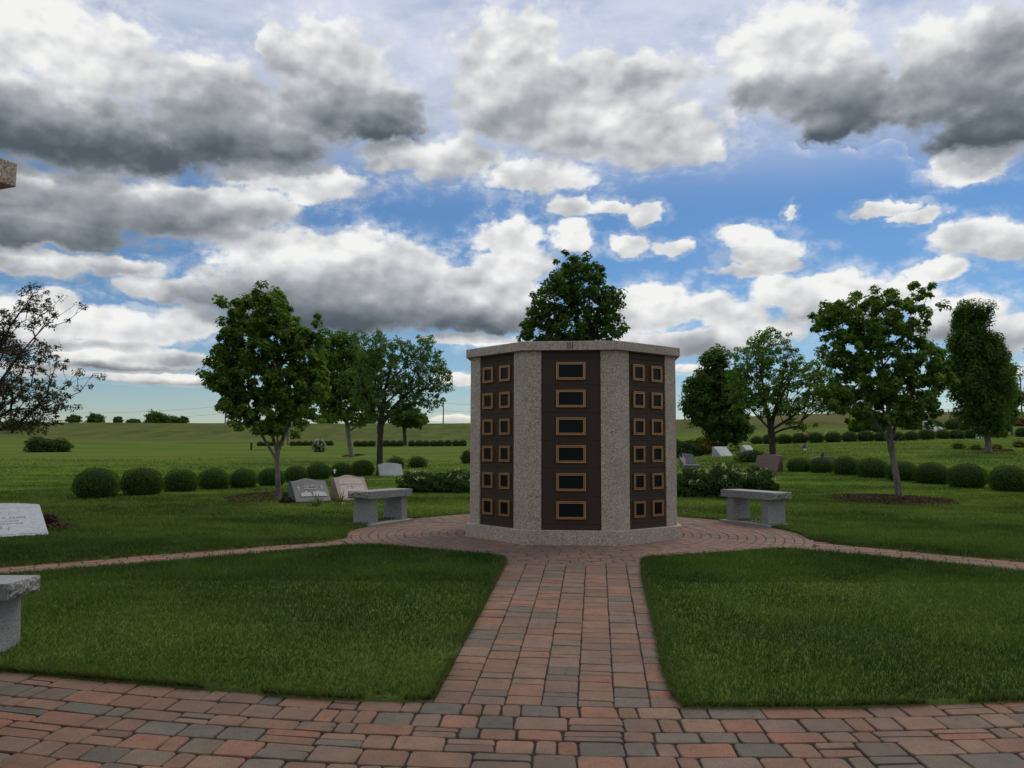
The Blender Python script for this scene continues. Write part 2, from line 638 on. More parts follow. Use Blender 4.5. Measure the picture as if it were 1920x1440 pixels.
M_MULCH = leafy('bark_mulch', (1, 1, 1), 0.0, .95)
M_BARK = None


def bark_mat(name, c0, c1, sc=14):
    m, nt, b = new_mat(name)
    co = vmath(nt, 'MULTIPLY', obj_co(nt), (1, 1, .3))
    n = noise(nt, co, sc, 6.0, .65)
    nt.links.new(ramp(nt, n, [(.35, c0), (.65, c1)]), b.inputs['Base Color'])
    b.inputs['Roughness'].default_value = .95
    bump(nt, b, n, .6, .02)
    return m


M_BARK_GREY = bark_mat('grey_bark', (.075, .062, .05), (.20, .175, .15))
M_BARK_DARK = bark_mat('dark_bark', (.018, .013, .011), (.055, .042, .036))
M_LEAF = leafy('tree_leaves', (1, 1, 1), .45)
M_LEAFP = leafy('purple_leaves', (1, 1, 1), .2)
M_BOX = leafy('boxwood_leaves', (1, 1, 1), .25, .8)
M_BOX.node_tree.nodes['Principled BSDF'].inputs['Specular IOR Level'].default_value = 0.0
M_FLOWER = leafy('flower_petals', (1, 1, 1), .3)
M_GRASS = leafy('grass_blades', (1, 1, 1), .3, .6)

# lawn sheet
M_LAWN, nt, b = new_mat('lawn')
co = obj_co(nt)
nf = noise(nt, co, 38.0, 4.0, .7)
nm = noise(nt, co, 1.1, 5.0, .6)
nl = noise(nt, vmath(nt, 'MULTIPLY', co, (.16, 1.0, 1)), .5, 4.0, .55)
c = ramp(nt, nf, [(.30, (.070, .104, .023)), (.55, (.116, .162, .036)), (.75, (.165, .208, .054))])  # greens lifted so the far lawns look sunlit; that light is in the colour
c = mixc(nt, maprange(nt, nm, .42, .70, 0, .55), c, (.125, .155, .040))
c = mixc(nt, maprange(nt, nl, .45, .60, 0, .7), c, (.070, .102, .026))
fa = nt.nodes.new('ShaderNodeVertexColor')
fa.layer_name = 'Col'
fs = nt.nodes.new('ShaderNodeSeparateColor')
nt.links.new(fa.outputs['Color'], fs.inputs[0])
fr_ = noise(nt, vmath(nt, 'MULTIPLY', co, (.5, .12, 1)), .9, 6.0, .65)
fld = ramp(nt, fr_, [(.30, (.060, .078, .024)), (.5, (.094, .108, .036)), (.72, (.135, .135, .055))])
c = mixc(nt, fs.outputs[0], c, fld)
c = mixc(nt, fs.outputs[1], c, (.13, .115, .055))
c = mixc(nt, fs.outputs[2], c, (.19, .088, .042))
nt.links.new(c, b.inputs['Base Color'])
b.inputs['Roughness'].default_value = .95
b.inputs['Specular IOR Level'].default_value = 0.0
bump(nt, b, nf, .8, .03)

# pavers
M_PAVER, nt, b = new_mat('tumbled_pavers')
co = obj_co(nt)
va = nt.nodes.new('ShaderNodeVertexColor')
va.layer_name = 'Col'
n1 = noise(nt, co, 9.0, 5.0, .65)
n2 = noise(nt, co, 160.0, 3.0, .7)
n3 = noise(nt, co, 1.3, 4.0, .6)
c = mixc(nt, 1.0, va.outputs['Color'], ramp(nt, n1, [(.25, (.72, .74, .76)), (.75, (1.25, 1.2, 1.18))]), 'MULTIPLY')
c = mixc(nt, 1.0, c, ramp(nt, n2, [(.3, (.66, .66, .66)), (.55, (1.0, 1.0, 1.0)), (.72, (1.55, 1.5, 1.45))]), 'MULTIPLY')
c = mixc(nt, maprange(nt, n3, .42, .68, 0, .45), c, (.095, .072, .052))
n4 = noise(nt, co, 4.5, 6.0, .7)
c = mixc(nt, maprange(nt, n4, .60, .72, 0, .5), c, (.045, .040, .028))
nt.links.new(c, b.inputs['Base Color'])
b.inputs['Roughness'].default_value = .9
bump(nt, b, n2, .5, .004)

# ------------------------------------------------------------------ layout of the paved walks (metres)
def gp(px, py):
    x, y, z = ray(px, py)
    k = CAMZ / (.0619 * y - z)
    return (x * k, y * k)


MON = (.789, 10.70)
lobeL = [(-.43, 4.63), (-.60, 4.61), (-1.05, 4.65), (-1.52, 4.74), (-2.02, 4.85), (-2.54, 4.97), (-3.08, 5.08),
         (-3.7, 5.22), (-4.6, 5.45), (-5.6, 5.75), (-6.1, 5.95), (-5.6, 6.6), (-4.71, 7.62), (-4.21, 7.84), (-3.70, 8.06), (-3.18, 8.34), (-2.65, 8.67),
         (-1.90, 9.13), (-1.70, 9.22), (-1.50, 9.22), (-1.17, 9.08), (-.83, 8.90), (-.44, 8.72), (-.20, 8.61), (-.08, 8.50),
         (-.07, 8.30), (-.16, 7.32), (-.24, 6.43), (-.32, 5.75), (-.38, 5.09)]
lobeR = [(.92, 4.53), (.90, 4.67), (.92, 5.06), (1.00, 5.76), (1.17, 7.33), (1.27, 8.2), (1.32, 8.42), (1.42, 8.52),
         (1.94, 8.67), (2.40, 8.83), (2.80, 9.0), (2.98, 9.02), (3.38, 8.81), (4.03, 8.40), (4.82, 7.87), (5.8, 7.1), (6.9, 5.9),
         (6.6, 5.3), (5.6, 5.05), (4.2, 4.82), (2.81, 4.64), (2.17, 4.575), (1.72, 4.54), (1.29, 4.53)]


def arc(cx, cy, r, a0, a1, n):
    return [(cx + r * math.sin(a0 + (a1 - a0) * i / (n - 1)), cy + r * math.cos(a0 + (a1 - a0) * i / (n - 1))) for i in range(n)]


RP = 2.86
outer = [(-8.5, -3.0), (-8.5, 4.2), (-7.2, 5.6), (-6.2, 6.9), (-5.5, 7.6), (-4.91, 8.06), (-4.43, 8.30), (-3.95, 8.58), (-3.39, 8.86), (-2.8, 9.2), (-2.15, 9.62)]
outer += arc(MON[0], MON[1], RP, R(-104), R(104), 46)[::1]
outer += [(3.70, 9.55), (3.9, 9.35), (4.30, 9.02), (5.18, 8.45), (6.2, 7.7), (7.3, 6.6), (8.3, 5.0), (9.0, 3.5), (9.0, -3.0)]


def inpoly(poly, x, y):
    x = np.asarray(x, float)
    y = np.asarray(y, float)
    c = np.zeros(x.shape, bool)
    n = len(poly)
    for i in range(n):
        x0, y0 = poly[i]
        x1, y1 = poly[(i + 1) % n]
        hit = ((y0 > y) != (y1 > y)) & (x < (x1 - x0) * (y - y0) / (y1 - y0 + 1e-12) + x0)
        c ^= hit
    return c


def paved(x, y):
    return inpoly(outer, x, y) & ~inpoly(lobeL, x, y) & ~inpoly(lobeR, x, y)


def polydist(poly, x, y, closed=True):
    d = np.full(np.shape(x), 1e9)
    n = len(poly)
    for i in range(n if closed else n - 1):
        x0, y0 = poly[i]
        x1, y1 = poly[(i + 1) % n]
        L2 = (x1 - x0) ** 2 + (y1 - y0) ** 2
        t = np.clip(((x - x0) * (x1 - x0) + (y - y0) * (y1 - y0)) / L2, 0, 1)
        d = np.minimum(d, np.hypot(x - x0 - t * (x1 - x0), y - y0 - t * (y1 - y0)))
    return d


def edgedist(x, y):
    return np.minimum(np.minimum(polydist(lobeL, x, y), polydist(lobeR, x, y)), polydist(outer, x, y))


# ------------------------------------------------------------------ ground sheet (to the horizon)
BX0, BX1, BY0, BY1 = -9.6, 10.2, -2.6, 17.6
xs = np.unique(np.concatenate([np.sinh(np.linspace(-4.6, 4.6, 210)) * 12.0, [BX0 + .4, BX0 + .41, BX1 - .4, BX1 - .41]]))
ys = np.unique(np.concatenate([np.linspace(-60, -4, 20), np.arange(-4, 24, .7), 24 * np.exp(np.linspace(0, math.log(900 / 24), 210)),
                               [BY0 + .4, BY0 + .41, BY1 - .4, BY1 - .41]]))
XX, YY = np.meshgrid(xs, ys)
ZZ = gz(XX, YY)
inside = (XX > BX0 + .405) & (XX < BX1 - .405) & (YY > BY0 + .405) & (YY < BY1 - .405)
ZZ = ZZ + np.where(inside, -.10, .012)
u = XX / np.maximum(YY, 1)
nx, ny = len(xs), len(ys)
bound = 105 - np.clip((u + .62) / 1.24, 0, 1) * 22 + 2.0 * np.sin(XX * .06) + 1.2 * np.sin(XX * .17)
field = np.clip((YY - bound) / 3.0, 0, 1)
band = np.clip(1 - np.abs(YY - (bound + 6)) / 5.5, 0, 1) * .45
brown = np.clip((YY - 108) / 8, 0, 1) * np.clip((u - .17) / .12, 0, 1) * .9
soil = np.zeros_like(XX)


def patch(px, py, rx, ry, s):
    global soil
    x0, y0, _ = march(px, py)
    soil = np.maximum(soil, s * np.clip(1.6 - 1.6 * np.hypot((XX - x0) / rx, (YY - y0) / ry), 0, 1))


patch(322, 861, .9, 1.0, .8)
patch(308, 856, 1.2, 1.2, .25)
F = np.array([(j * nx + i, j * nx + i + 1, (j + 1) * nx + i + 1, (j + 1) * nx + i) for j in range(ny - 1) for i in range(nx - 1)])
colr = np.stack([field, np.maximum(band, brown), soil], -1).reshape(-1, 3)
me = fast_mesh('ground', np.stack([XX, YY, ZZ], -1).reshape(-1, 3), F, M_LAWN, colr, True)
structure(link('ground', me))

# near lawns with the true edges of the walks
pts, edges = [], []
for poly in (lobeL, lobeR, outer):
    n = len(poly)
    fine = []
    for i in range(n):
        x0, y0 = poly[i]
        x1, y1 = poly[(i + 1) % n]
        k = max(1, int(math.hypot(x1 - x0, y1 - y0) / .16))
        for j in range(k):
            fine.append((x0 + (x1 - x0) * j / k, y0 + (y1 - y0) * j / k))
    o = len(pts)
    pts += fine
    edges += [(o + i, o + (i + 1) % len(fine)) for i in range(len(fine))]
o = len(pts)
rect = [(BX0, BY0), (BX1, BY0), (BX1, BY1), (BX0, BY1)]
pts += rect
edges += [(o + i, o + (i + 1) % 4) for i in range(4)]
gx, gy = np.meshgrid(np.arange(BX0 + .3, BX1, .33), np.arange(BY0 + .3, BY1, .33))
gx = gx.ravel() + rng.uniform(-.05, .05, gx.size)
gy = gy.ravel() + rng.uniform(-.05, .05, gy.size)
okp = edgedist(gx, gy) > .06
pts += list(zip(gx[okp], gy[okp]))
res = delaunay_2d_cdt([Vector(p) for p in pts], edges, [], 0, 1e-5)
V2 = np.array([(v.x, v.y) for v in res[0]])
T = np.array([f for f in res[2]])
cen = V2[T].mean(1)
lawnT = T[~paved(cen[:, 0], cen[:, 1])]
V3 = np.column_stack([V2, gz(V2[:, 0], V2[:, 1]) + .022])
# skirt down the lawn's cut edge
ec = {}
for t in lawnT:
    for a_, b_ in ((t[0], t[1]), (t[1], t[2]), (t[2], t[0])):
        k = (min(a_, b_), max(a_, b_))
        ec.setdefault(k, []).append((a_, b_))
rim = [v[0] for k, v in ec.items() if len(v) == 1]
sk_v, sk_f = [], []
nV = len(V3)
for (a_, b_) in rim:
    pa, pb = V3[a_].copy(), V3[b_].copy()
    pa[2] -= .09
    pb[2] -= .09
    i0 = nV + len(sk_v)
    sk_v += [pa, pb]
    sk_f += [(a_, i0, b_), (b_, i0, i0 + 1)]
V3 = np.vstack([V3, sk_v])
lawnT = np.vstack([lawnT, sk_f])
me = fast_mesh('lawn', V3, lawnT, M_LAWN, np.zeros((len(V3), 3)), False)
structure(link('lawn', me))

# bedding sand under the pavers
pv = T[paved(cen[:, 0], cen[:, 1])]
V4 = np.column_stack([V2, gz(V2[:, 0], V2[:, 1]) - .011])
me = fast_mesh('paver_bedding', V4, pv, M_SOIL)
structure(link('paver_bedding', me))

# ------------------------------------------------------------------ pavers
REDS = [(.190, .112, .080), (.205, .110, .075), (.178, .110, .082), (.182, .120, .090), (.160, .108, .084), (.220, .108, .072), (.170, .118, .092)]
GREYS = [(.104, .100, .086), (.118, .110, .092), (.096, .094, .082), (.132, .112, .090), (.142, .112, .090)]


def pcol(pg=.27):
    c = random.choice(GREYS) if random.random() < pg else random.choice(REDS)
    k = random.uniform(.82, 1.15)
    return tuple(x * k * w_ for x, w_ in zip(c, (1.06, .985, .87) if c in REDS else (1.12, 1.0, .88)))


def paver(mb, quad, col, gap=.006, rnd=.018, jit=.0045, ztop=None):
    """quad: four ground corners, counter-clockwise"""
    cx = sum(p[0] for p in quad) / 4
    cy = sum(p[1] for p in quad) / 4
    z0 = G(cx, cy)
    dz = random.uniform(-.0025, .0025)
    q = []
    for i, (x, y) in enumerate(quad):
        px_, py_ = quad[i - 1]
        nx_, ny_ = quad[(i + 1) % 4]
        ex, ey = px_ - x, py_ - y
        fx, fy = nx_ - x, ny_ - y
        le, lf = math.hypot(ex, ey), math.hypot(fx, fy)
        ex, ey, fx, fy = ex / le, ey / le, fx / lf, fy / lf
        X = x + (ex + fx) * gap + random.uniform(-jit, jit)
        Y = y + (ey + fy) * gap + random.uniform(-jit, jit)
        re = min(rnd, le * .25) * random.uniform(.6, 1.3)
        rf = min(rnd, lf * .25) * random.uniform(.6, 1.3)
        q += [(X + ex * re, Y + ey * re), (X + (ex + fx) * .25 * rnd, Y + (ey + fy) * .25 * rnd), (X + fx * rf, Y + fy * rf)]
    b = .005
    slx, sly = random.uniform(-.012, .012), random.uniform(-.012, .012)
    vs = []
    for (x, y) in q:
        vs.append((x, y, z0 - .012 + (y - cy) * .0619))
    zl = lambda x, y, d: G(x, y) + d + dz + (x - cx) * slx + (y - cy) * sly
    for (x, y) in q:
        vs.append((x, y, zl(x, y, -b)))
    for (x, y) in q:
        d = math.hypot(x - cx, y - cy)
        k = 1 - b / d
        vs.append((cx + (x - cx) * k, cy + (y - cy) * k, zl(x, y, 0)))
    n = 12
    fs = [tuple(range(24, 36))]
    for l in range(2):
        for i in range(n):
            j = (i + 1) % n
            fs.append((l * n + i, l * n + j, l * n + n + j, l * n + n + i))
    mb.add(vs, fs, 0, col)


AC = (1.0, 19.42)           # centre of the foreground courses
R0 = 14.885


def polar_q(c, r0, r1, a0, a1):
    """angles from -Y axis"""
    f = lambda r, a: (c[0] + r * math.sin(a), c[1] - r * math.cos(a))
    return [f(r0, a0), f(r0, a1), f(r1, a1), f(r1, a0)][::-1]


def keep(quad, pad=.12):
    cx = sum(p[0] for p in quad) / 4
    cy = sum(p[1] for p in quad) / 4
    if bool(paved(np.array([cx]), np.array([cy]))[0]):
        return True
    return float(edgedist(np.array([cx]), np.array([cy]))[0]) < pad


mb = MB()
r = R0
while r < R0 + 5.6:
    fine = r < R0 + 2.6
    hgt = random.choice([.125, .155, .155, .17])
    a = -.44 + random.uniform(0, .02)
    while a < .44:
        ln = random.choice([.105, .15, .19, .21, .235, .285]) * random.uniform(.95, 1.05)
        da = ln / r
        xx = AC[0] + r * math.sin(a)
        if -5.6 < xx < 6.6:
            if random.random() < .16 and ln > .15:
                s = random.uniform(.42, .58)
                for (ra, rb) in ((r, r + hgt * s), (r + hgt * s, r + hgt)):
                    q = polar_q(AC, ra, rb, a, a + da)
                    if keep(q):
                        paver(mb, q, pcol(.24), .005, .015)
            else:
                q = polar_q(AC, r, r + hgt, a, a + da)
                if keep(q):
                    paver(mb, q, pcol(.24), .005, .021)
        a += da
    r += hgt
structure(mb.build('foreground_paving', M_PAVER))

# the straight walk: seven files of stones running to the monument
mb = MB()
AX = Vector((.102, 1.0)).normalized()
PX = Vector((AX.y, -AX.x))
O = Vector(MON)
CW = .1965
for k in range(-4, 4):
    u0, u1 = (k - .02) * CW + .0, (k + .98) * CW
    um = (u0 + u1) / 2
    s0 = -math.sqrt(max(0, 2.43 ** 2 - um * um))        # start on the ring
    def endR(uu):
        s = -5.0
        for _ in range(30):
            p = O + PX * uu + AX * s
            d = math.hypot(p.x - AC[0], p.y - AC[1]) - R0
            s += d
        return s
    e0, e1 = endR(u0), endR(u1)
    em = (e0 + e1) / 2
    s = s0
    while s > em + .02:
        ln = random.choice([.065, .10, .125, .125, .15, .165, .19]) * random.uniform(.96, 1.04)
        if s - ln < em + .05:
            ln = s - em
        t0 = s
        t1 = s - ln
        f = lambda uu, ss: tuple(O + PX * uu + AX * ss)
        last = t1 <= em + 1e-3
        q = [f(u0, e0 if last else t1), f(u1, e1 if last else t1), f(u1, t0), f(u0, t0)]
        if keep(q, .2):
            cc = pcol(.22)
            m_ = sum(cc) / 3
            paver(mb, q, tuple(.8 * x + .2 * y_ for x, y_ in zip(cc, (.18, .115, .085))), .0035, .010, .0028)
        s = t1
structure(mb.build('straight_walk', M_PAVER))

# rings of small bricks round the monument
mb = MB()
r = 1.18
ri = 0
while r < RP + .02:
    n = max(8, int(2 * PI * r / .215))
    off = random.uniform(0, 1)
    for i in range(n):
        a0 = 2 * PI * (i + off) / n
        a1 = 2 * PI * (i + 1 + off) / n
        q = polar_q(MON, r, r + .108, a0, a1)
        cx = sum(p[0] for p in q) / 4
        cy = sum(p[1] for p in q) / 4
        rel = Vector((cx, cy)) - O
        instrip = abs(rel.dot(PX)) < .80 and rel.dot(AX) < 0 and rel.length > 2.42
        if not instrip and keep(q, .1):
            cc = pcol(.16)
            m_ = sum(cc) / 3
            cc = tuple(.5 * x + .5 * y for x, y in zip(cc, (.205, .130, .098)))
            paver(mb, q, cc, .0035, .007, .002)
    r += .108
    ri += 1
structure(mb.build('plaza_paving', M_PAVER))

# curved side walks
SC = (.45, 2.2)
for nm_, sgn in (('side_walk', -1), ('side_walk', 1)):
    mb = MB()
    r = 7.02
    while r < 8.1:
        a = .22 + random.uniform(0, .02)
        while a < 1.25:
            da = .205 / r
            f = lambda rr, aa: (SC[0] + sgn * rr * math.sin(aa), SC[1] + rr * math.cos(aa))
            q = [f(r, a), f(r + .105, a), f(r + .105, a + da), f(r, a + da)]
            if sgn > 0:
                q = [q[0], q[3], q[2], q[1]]
                q = q
            # counter-clockwise check
            ar = sum(q[i][0] * q[(i + 1) % 4][1] - q[(i + 1) % 4][0] * q[i][1] for i in range(4))
            if ar < 0:
                q = q[::-1]
            cx = sum(p[0] for p in q) / 4
            cy = sum(p[1] for p in q) / 4
            if math.hypot(cx - MON[0], cy - MON[1]) > RP + .03 and keep(q, .10) and abs(cx) < 8:
                cc = tuple(.7 * x + .3 * y for x, y in zip(pcol(.10), (.235, .13, .10)))
                paver(mb, q, cc, .004, .008, .002)
            a += da
        r += .105
    structure(mb.build(nm_, M_PAVER))

# ------------------------------------------------------------------ grass blades
def blades(N, x0, x1, y0, y1, hgt, wid, seed):
    r = np.random.default_rng(seed)
    x = r.uniform(x0, x1, N)
    y = r.uniform(y0, y1, N)
    vis = np.abs(x) < .95 * np.maximum(y, .5) + .4
    x, y = x[vis], y[vis]
    ok = ~paved(x, y) & (r.random(len(x)) < np.clip((48 - y) / 24, 0, 1))
    x, y = x[ok], y[ok]
    return x, y, r


allV, allC = [], []
for (N, x0, x1, y0, y1, hg, wd, seed) in ((760000, -8.3, 8.6, 4.0, 9.8, .034, .0034, 1), (290000, -9.5, 10.1, 7.4, 12.2, .040, .006, 2),
                                          (170000, -11, 11.0, 12.0, 17.4, .038, .009, 3),
                                          (200000, -18, 18, 17.3, 27, .036, .016, 4), (230000, -32, 32, 26.5, 48, .04, .03, 6)):
    x, y, r = blades(N, x0, x1, y0, y1, hg, wd, seed)
    d = edgedist(x, y) if y0 < 12 else np.full(x.shape, 9.0)
    m = len(x)
    h = hg * r.uniform(.55, 1.25, m) * (1 + .5 * (r.random(m) < .03)) * (.85 + .4 * wn(x, y, 2.3, 5)) * np.where(d < .07, 1.12, 1.0)
    w = wd * r.uniform(.7, 1.3, m)
    th = r.uniform(0, 2 * PI, m)
    lean = r.normal(0, .45, (m, 2)) * h[:, None]
    z = gz(x, y) + .014
    a = np.stack([x - np.cos(th) * w, y - np.sin(th) * w, z], -1)
    b_ = np.stack([x + np.cos(th) * w, y + np.sin(th) * w, z], -1)
    c_ = np.stack([x + lean[:, 0], y + lean[:, 1], z + h], -1)
    V = np.stack([a, b_, c_], 1).reshape(-1, 3)
    p1 = wn(x, y, 1.7, 11)
    p2 = wn(x, y, 7.0, 12)
    p3 = wn(x, y, .8, 13)
    k = np.clip((p1 * .45 + p2 * .3 + p3 * .25 - .34) / .34, 0, 1) * .68 + .32 * r.random(m)
    base = np.array([.022, .056, .011])
    lt = np.array([.088, .150, .028])
    col = base[None] * (1 - k[:, None]) + lt[None] * k[:, None]
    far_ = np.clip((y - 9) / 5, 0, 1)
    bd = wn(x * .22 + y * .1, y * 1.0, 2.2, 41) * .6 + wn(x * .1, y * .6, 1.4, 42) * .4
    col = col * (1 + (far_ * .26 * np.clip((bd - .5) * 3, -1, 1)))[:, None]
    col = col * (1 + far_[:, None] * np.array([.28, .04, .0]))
    dry = r.random(m) < .035
    col[dry] = np.array([.16, .15, .07])
    near = (d < .05) & (r.random(m) < .25)
    col[near] = np.array([.13, .12, .06])
    col = col * (r.uniform(.75, 1.25, m) * (1 + 1.0 * np.clip((y - 9) / 12, 0, 1)))[:, None]  # far blades lightened: sun beyond the foreground's cloud shade, put into their colour
    cl_ = (wn(x, y, 5.5, 21) > .80) & (r.random(m) < .5)
    col[cl_] = col[cl_] * .6 + np.array([.045, .085, .035]) * .7
    allV.append(V)
    allC.append(np.repeat(col, 3, 0))
# blades leaning over the edges of the walks
for poly, nn in ((lobeL, 24000), (lobeR, 24000), (outer, 26000)):
    r = np.random.default_rng(len(allV) + 70)
    A_ = np.array(poly)
    B_ = np.roll(A_, -1, 0)
    ln = np.hypot(*(B_ - A_).T)
    i = r.choice(len(A_), nn, p=ln / ln.sum())
    t_ = r.random(nn)[:, None]
    Q = A_[i] * (1 - t_) + B_[i] * t_
    tg = (B_[i] - A_[i]) / ln[i][:, None]
    nm = np.stack([tg[:, 1], -tg[:, 0]], -1)
    test = Q + nm * .05
    sg = np.where(paved(test[:, 0], test[:, 1]), 1.0, -1.0)
    nm = nm * sg[:, None]                      # points from the lawn to the stones
    Q = Q - nm * r.uniform(-.004, .03, nn)[:, None]
    ok = (np.abs(Q[:, 0] / np.maximum(Q[:, 1], .5)) < .68) & (Q[:, 1] > 3.6) & (Q[:, 1] < 12.6) & (wn(Q[:, 0], Q[:, 1], 5, 31) > .28)
    Q, nm, tg = Q[ok], nm[ok], tg[ok]
    m = len(Q)
    h = r.uniform(.02, .055, m)
    w = r.uniform(.0022, .0045, m)
    lean = nm * (r.uniform(.1, 1.0, m) * h)[:, None] + tg * (r.normal(0, .35, m) * h)[:, None]
    z = gz(Q[:, 0], Q[:, 1]) + .008
    th = r.uniform(0, 2 * PI, m)
    V = np.stack([np.stack([Q[:, 0] - np.cos(th) * w, Q[:, 1] - np.sin(th) * w, z], -1), np.stack([Q[:, 0] + np.cos(th) * w, Q[:, 1] + np.sin(th) * w, z], -1),
                  np.stack([Q[:, 0] + lean[:, 0], Q[:, 1] + lean[:, 1], z + h * .85], -1)], 1).reshape(-1, 3)
    k = r.random((m, 1))
    col = np.array([.03, .066, .013]) * (1 - k) + np.array([.10, .16, .034]) * k
    dry = r.random(m) < .30
    col[dry] = np.array([.15, .125, .065]) * r.uniform(.5, 1.1, (dry.sum(), 1))
    allV.append(V)
    allC.append(np.repeat(col, 3, 0))
# dry clippings lying on the stones, thickest near the lawns
r = np.random.default_rng(99)
x, y = r.uniform(-3.6, 4.2, 26000), r.uniform(3.7, 9.5, 26000)
ok = paved(x, y)
x, y = x[ok], y[ok]
ok = r.random(len(x)) < np.clip(.75 * np.exp(-edgedist(x, y) / .09), .03, 1)
x, y = x[ok], y[ok]
m = len(x)
th, L_ = r.uniform(0, 2 * PI, m), r.uniform(.008, .028, m)
z = gz(x, y) + .0055
dx_, dy_ = np.cos(th) * L_ / 2, np.sin(th) * L_ / 2
V = np.stack([np.stack([x - dx_, y - dy_, z], -1), np.stack([x + dx_, y + dy_, z + .002], -1), np.stack([x - dy_ * .16, y + dx_ * .16, z + .004], -1)], 1).reshape(-1, 3)
col = np.where((r.random(m) < .35)[:, None], np.array([.07, .10, .03]), np.array([.17, .14, .08])) * r.uniform(.5, 1.2, (m, 1))
allV.append(V)
allC.append(np.repeat(col, 3, 0))
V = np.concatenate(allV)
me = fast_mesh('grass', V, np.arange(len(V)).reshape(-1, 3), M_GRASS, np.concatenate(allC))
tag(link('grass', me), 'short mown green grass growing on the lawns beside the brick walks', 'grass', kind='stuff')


# ------------------------------------------------------------------ columbarium
def octo(a, b, inset=0.0):
    c = b / math.sqrt(2)
    H = a / 2 + c
    k = 1 - inset / H
    h = a / 2
    P = [(-h, -H), (h, -H), (H, -h), (H, h), (h, H), (-h, H), (-H, h), (-H, -h)]
    return [(x * k, y * k) for x, y in P]


def face_frames(poly):
    """for every side: mid point, unit tangent, outward normal, length"""
    out = []
    for i in range(8):
        p, q = Vector(poly[i]), Vector(poly[(i + 1) % 8])
        t = (q - p)
        L = t.length
        t.normalize()
        nrm = Vector((t.y, -t.x))
        out.append(((p + q) / 2, t, nrm, L))
    return out


def plaque(parent, w, h, M):
    mb = MB()
    fw = .0225
    # moulded bronze frame: outer band, raised lip, inner band
    for (x0, x1, z0, z1) in ((-w / 2, w / 2, -h / 2, -h / 2 + fw), (-w / 2, w / 2, h / 2 - fw, h / 2),
                             (-w / 2, -w / 2 + fw, -h / 2 + fw, h / 2 - fw), (w / 2 - fw, w / 2, -h / 2 + fw, h / 2 - fw)):
        mb.box(x0, x1, -.017, 0, z0, z1, 0, M)
    e = .0044
    for ins in (.0, fw - e):
        W, H = w / 2 - ins, h / 2 - ins
        for (x0, x1, z0, z1) in ((-W, W, -H, -H + e), (-W, W, H - e, H), (-W, -W + e, -H + e, H - e), (W - e, W, -H + e, H - e)):
            mb.box(x0 - (.001 if ins == 0 else 0), x1 + (.001 if ins == 0 else 0), -.0235, -.0155, z0, z1, 1, M)
    mb.build('plaque_frame', [M_BRONZE, M_BRONZE_HI], parent)
    mb = MB()
    mb.box(-w / 2 + fw + .0005, w / 2 - fw - .0005, -.009, -.001, -h / 2 + fw + .0005, h / 2 - fw - .0005, 0, M)
    mb.build('plaque_plate', M_PLATE, parent)


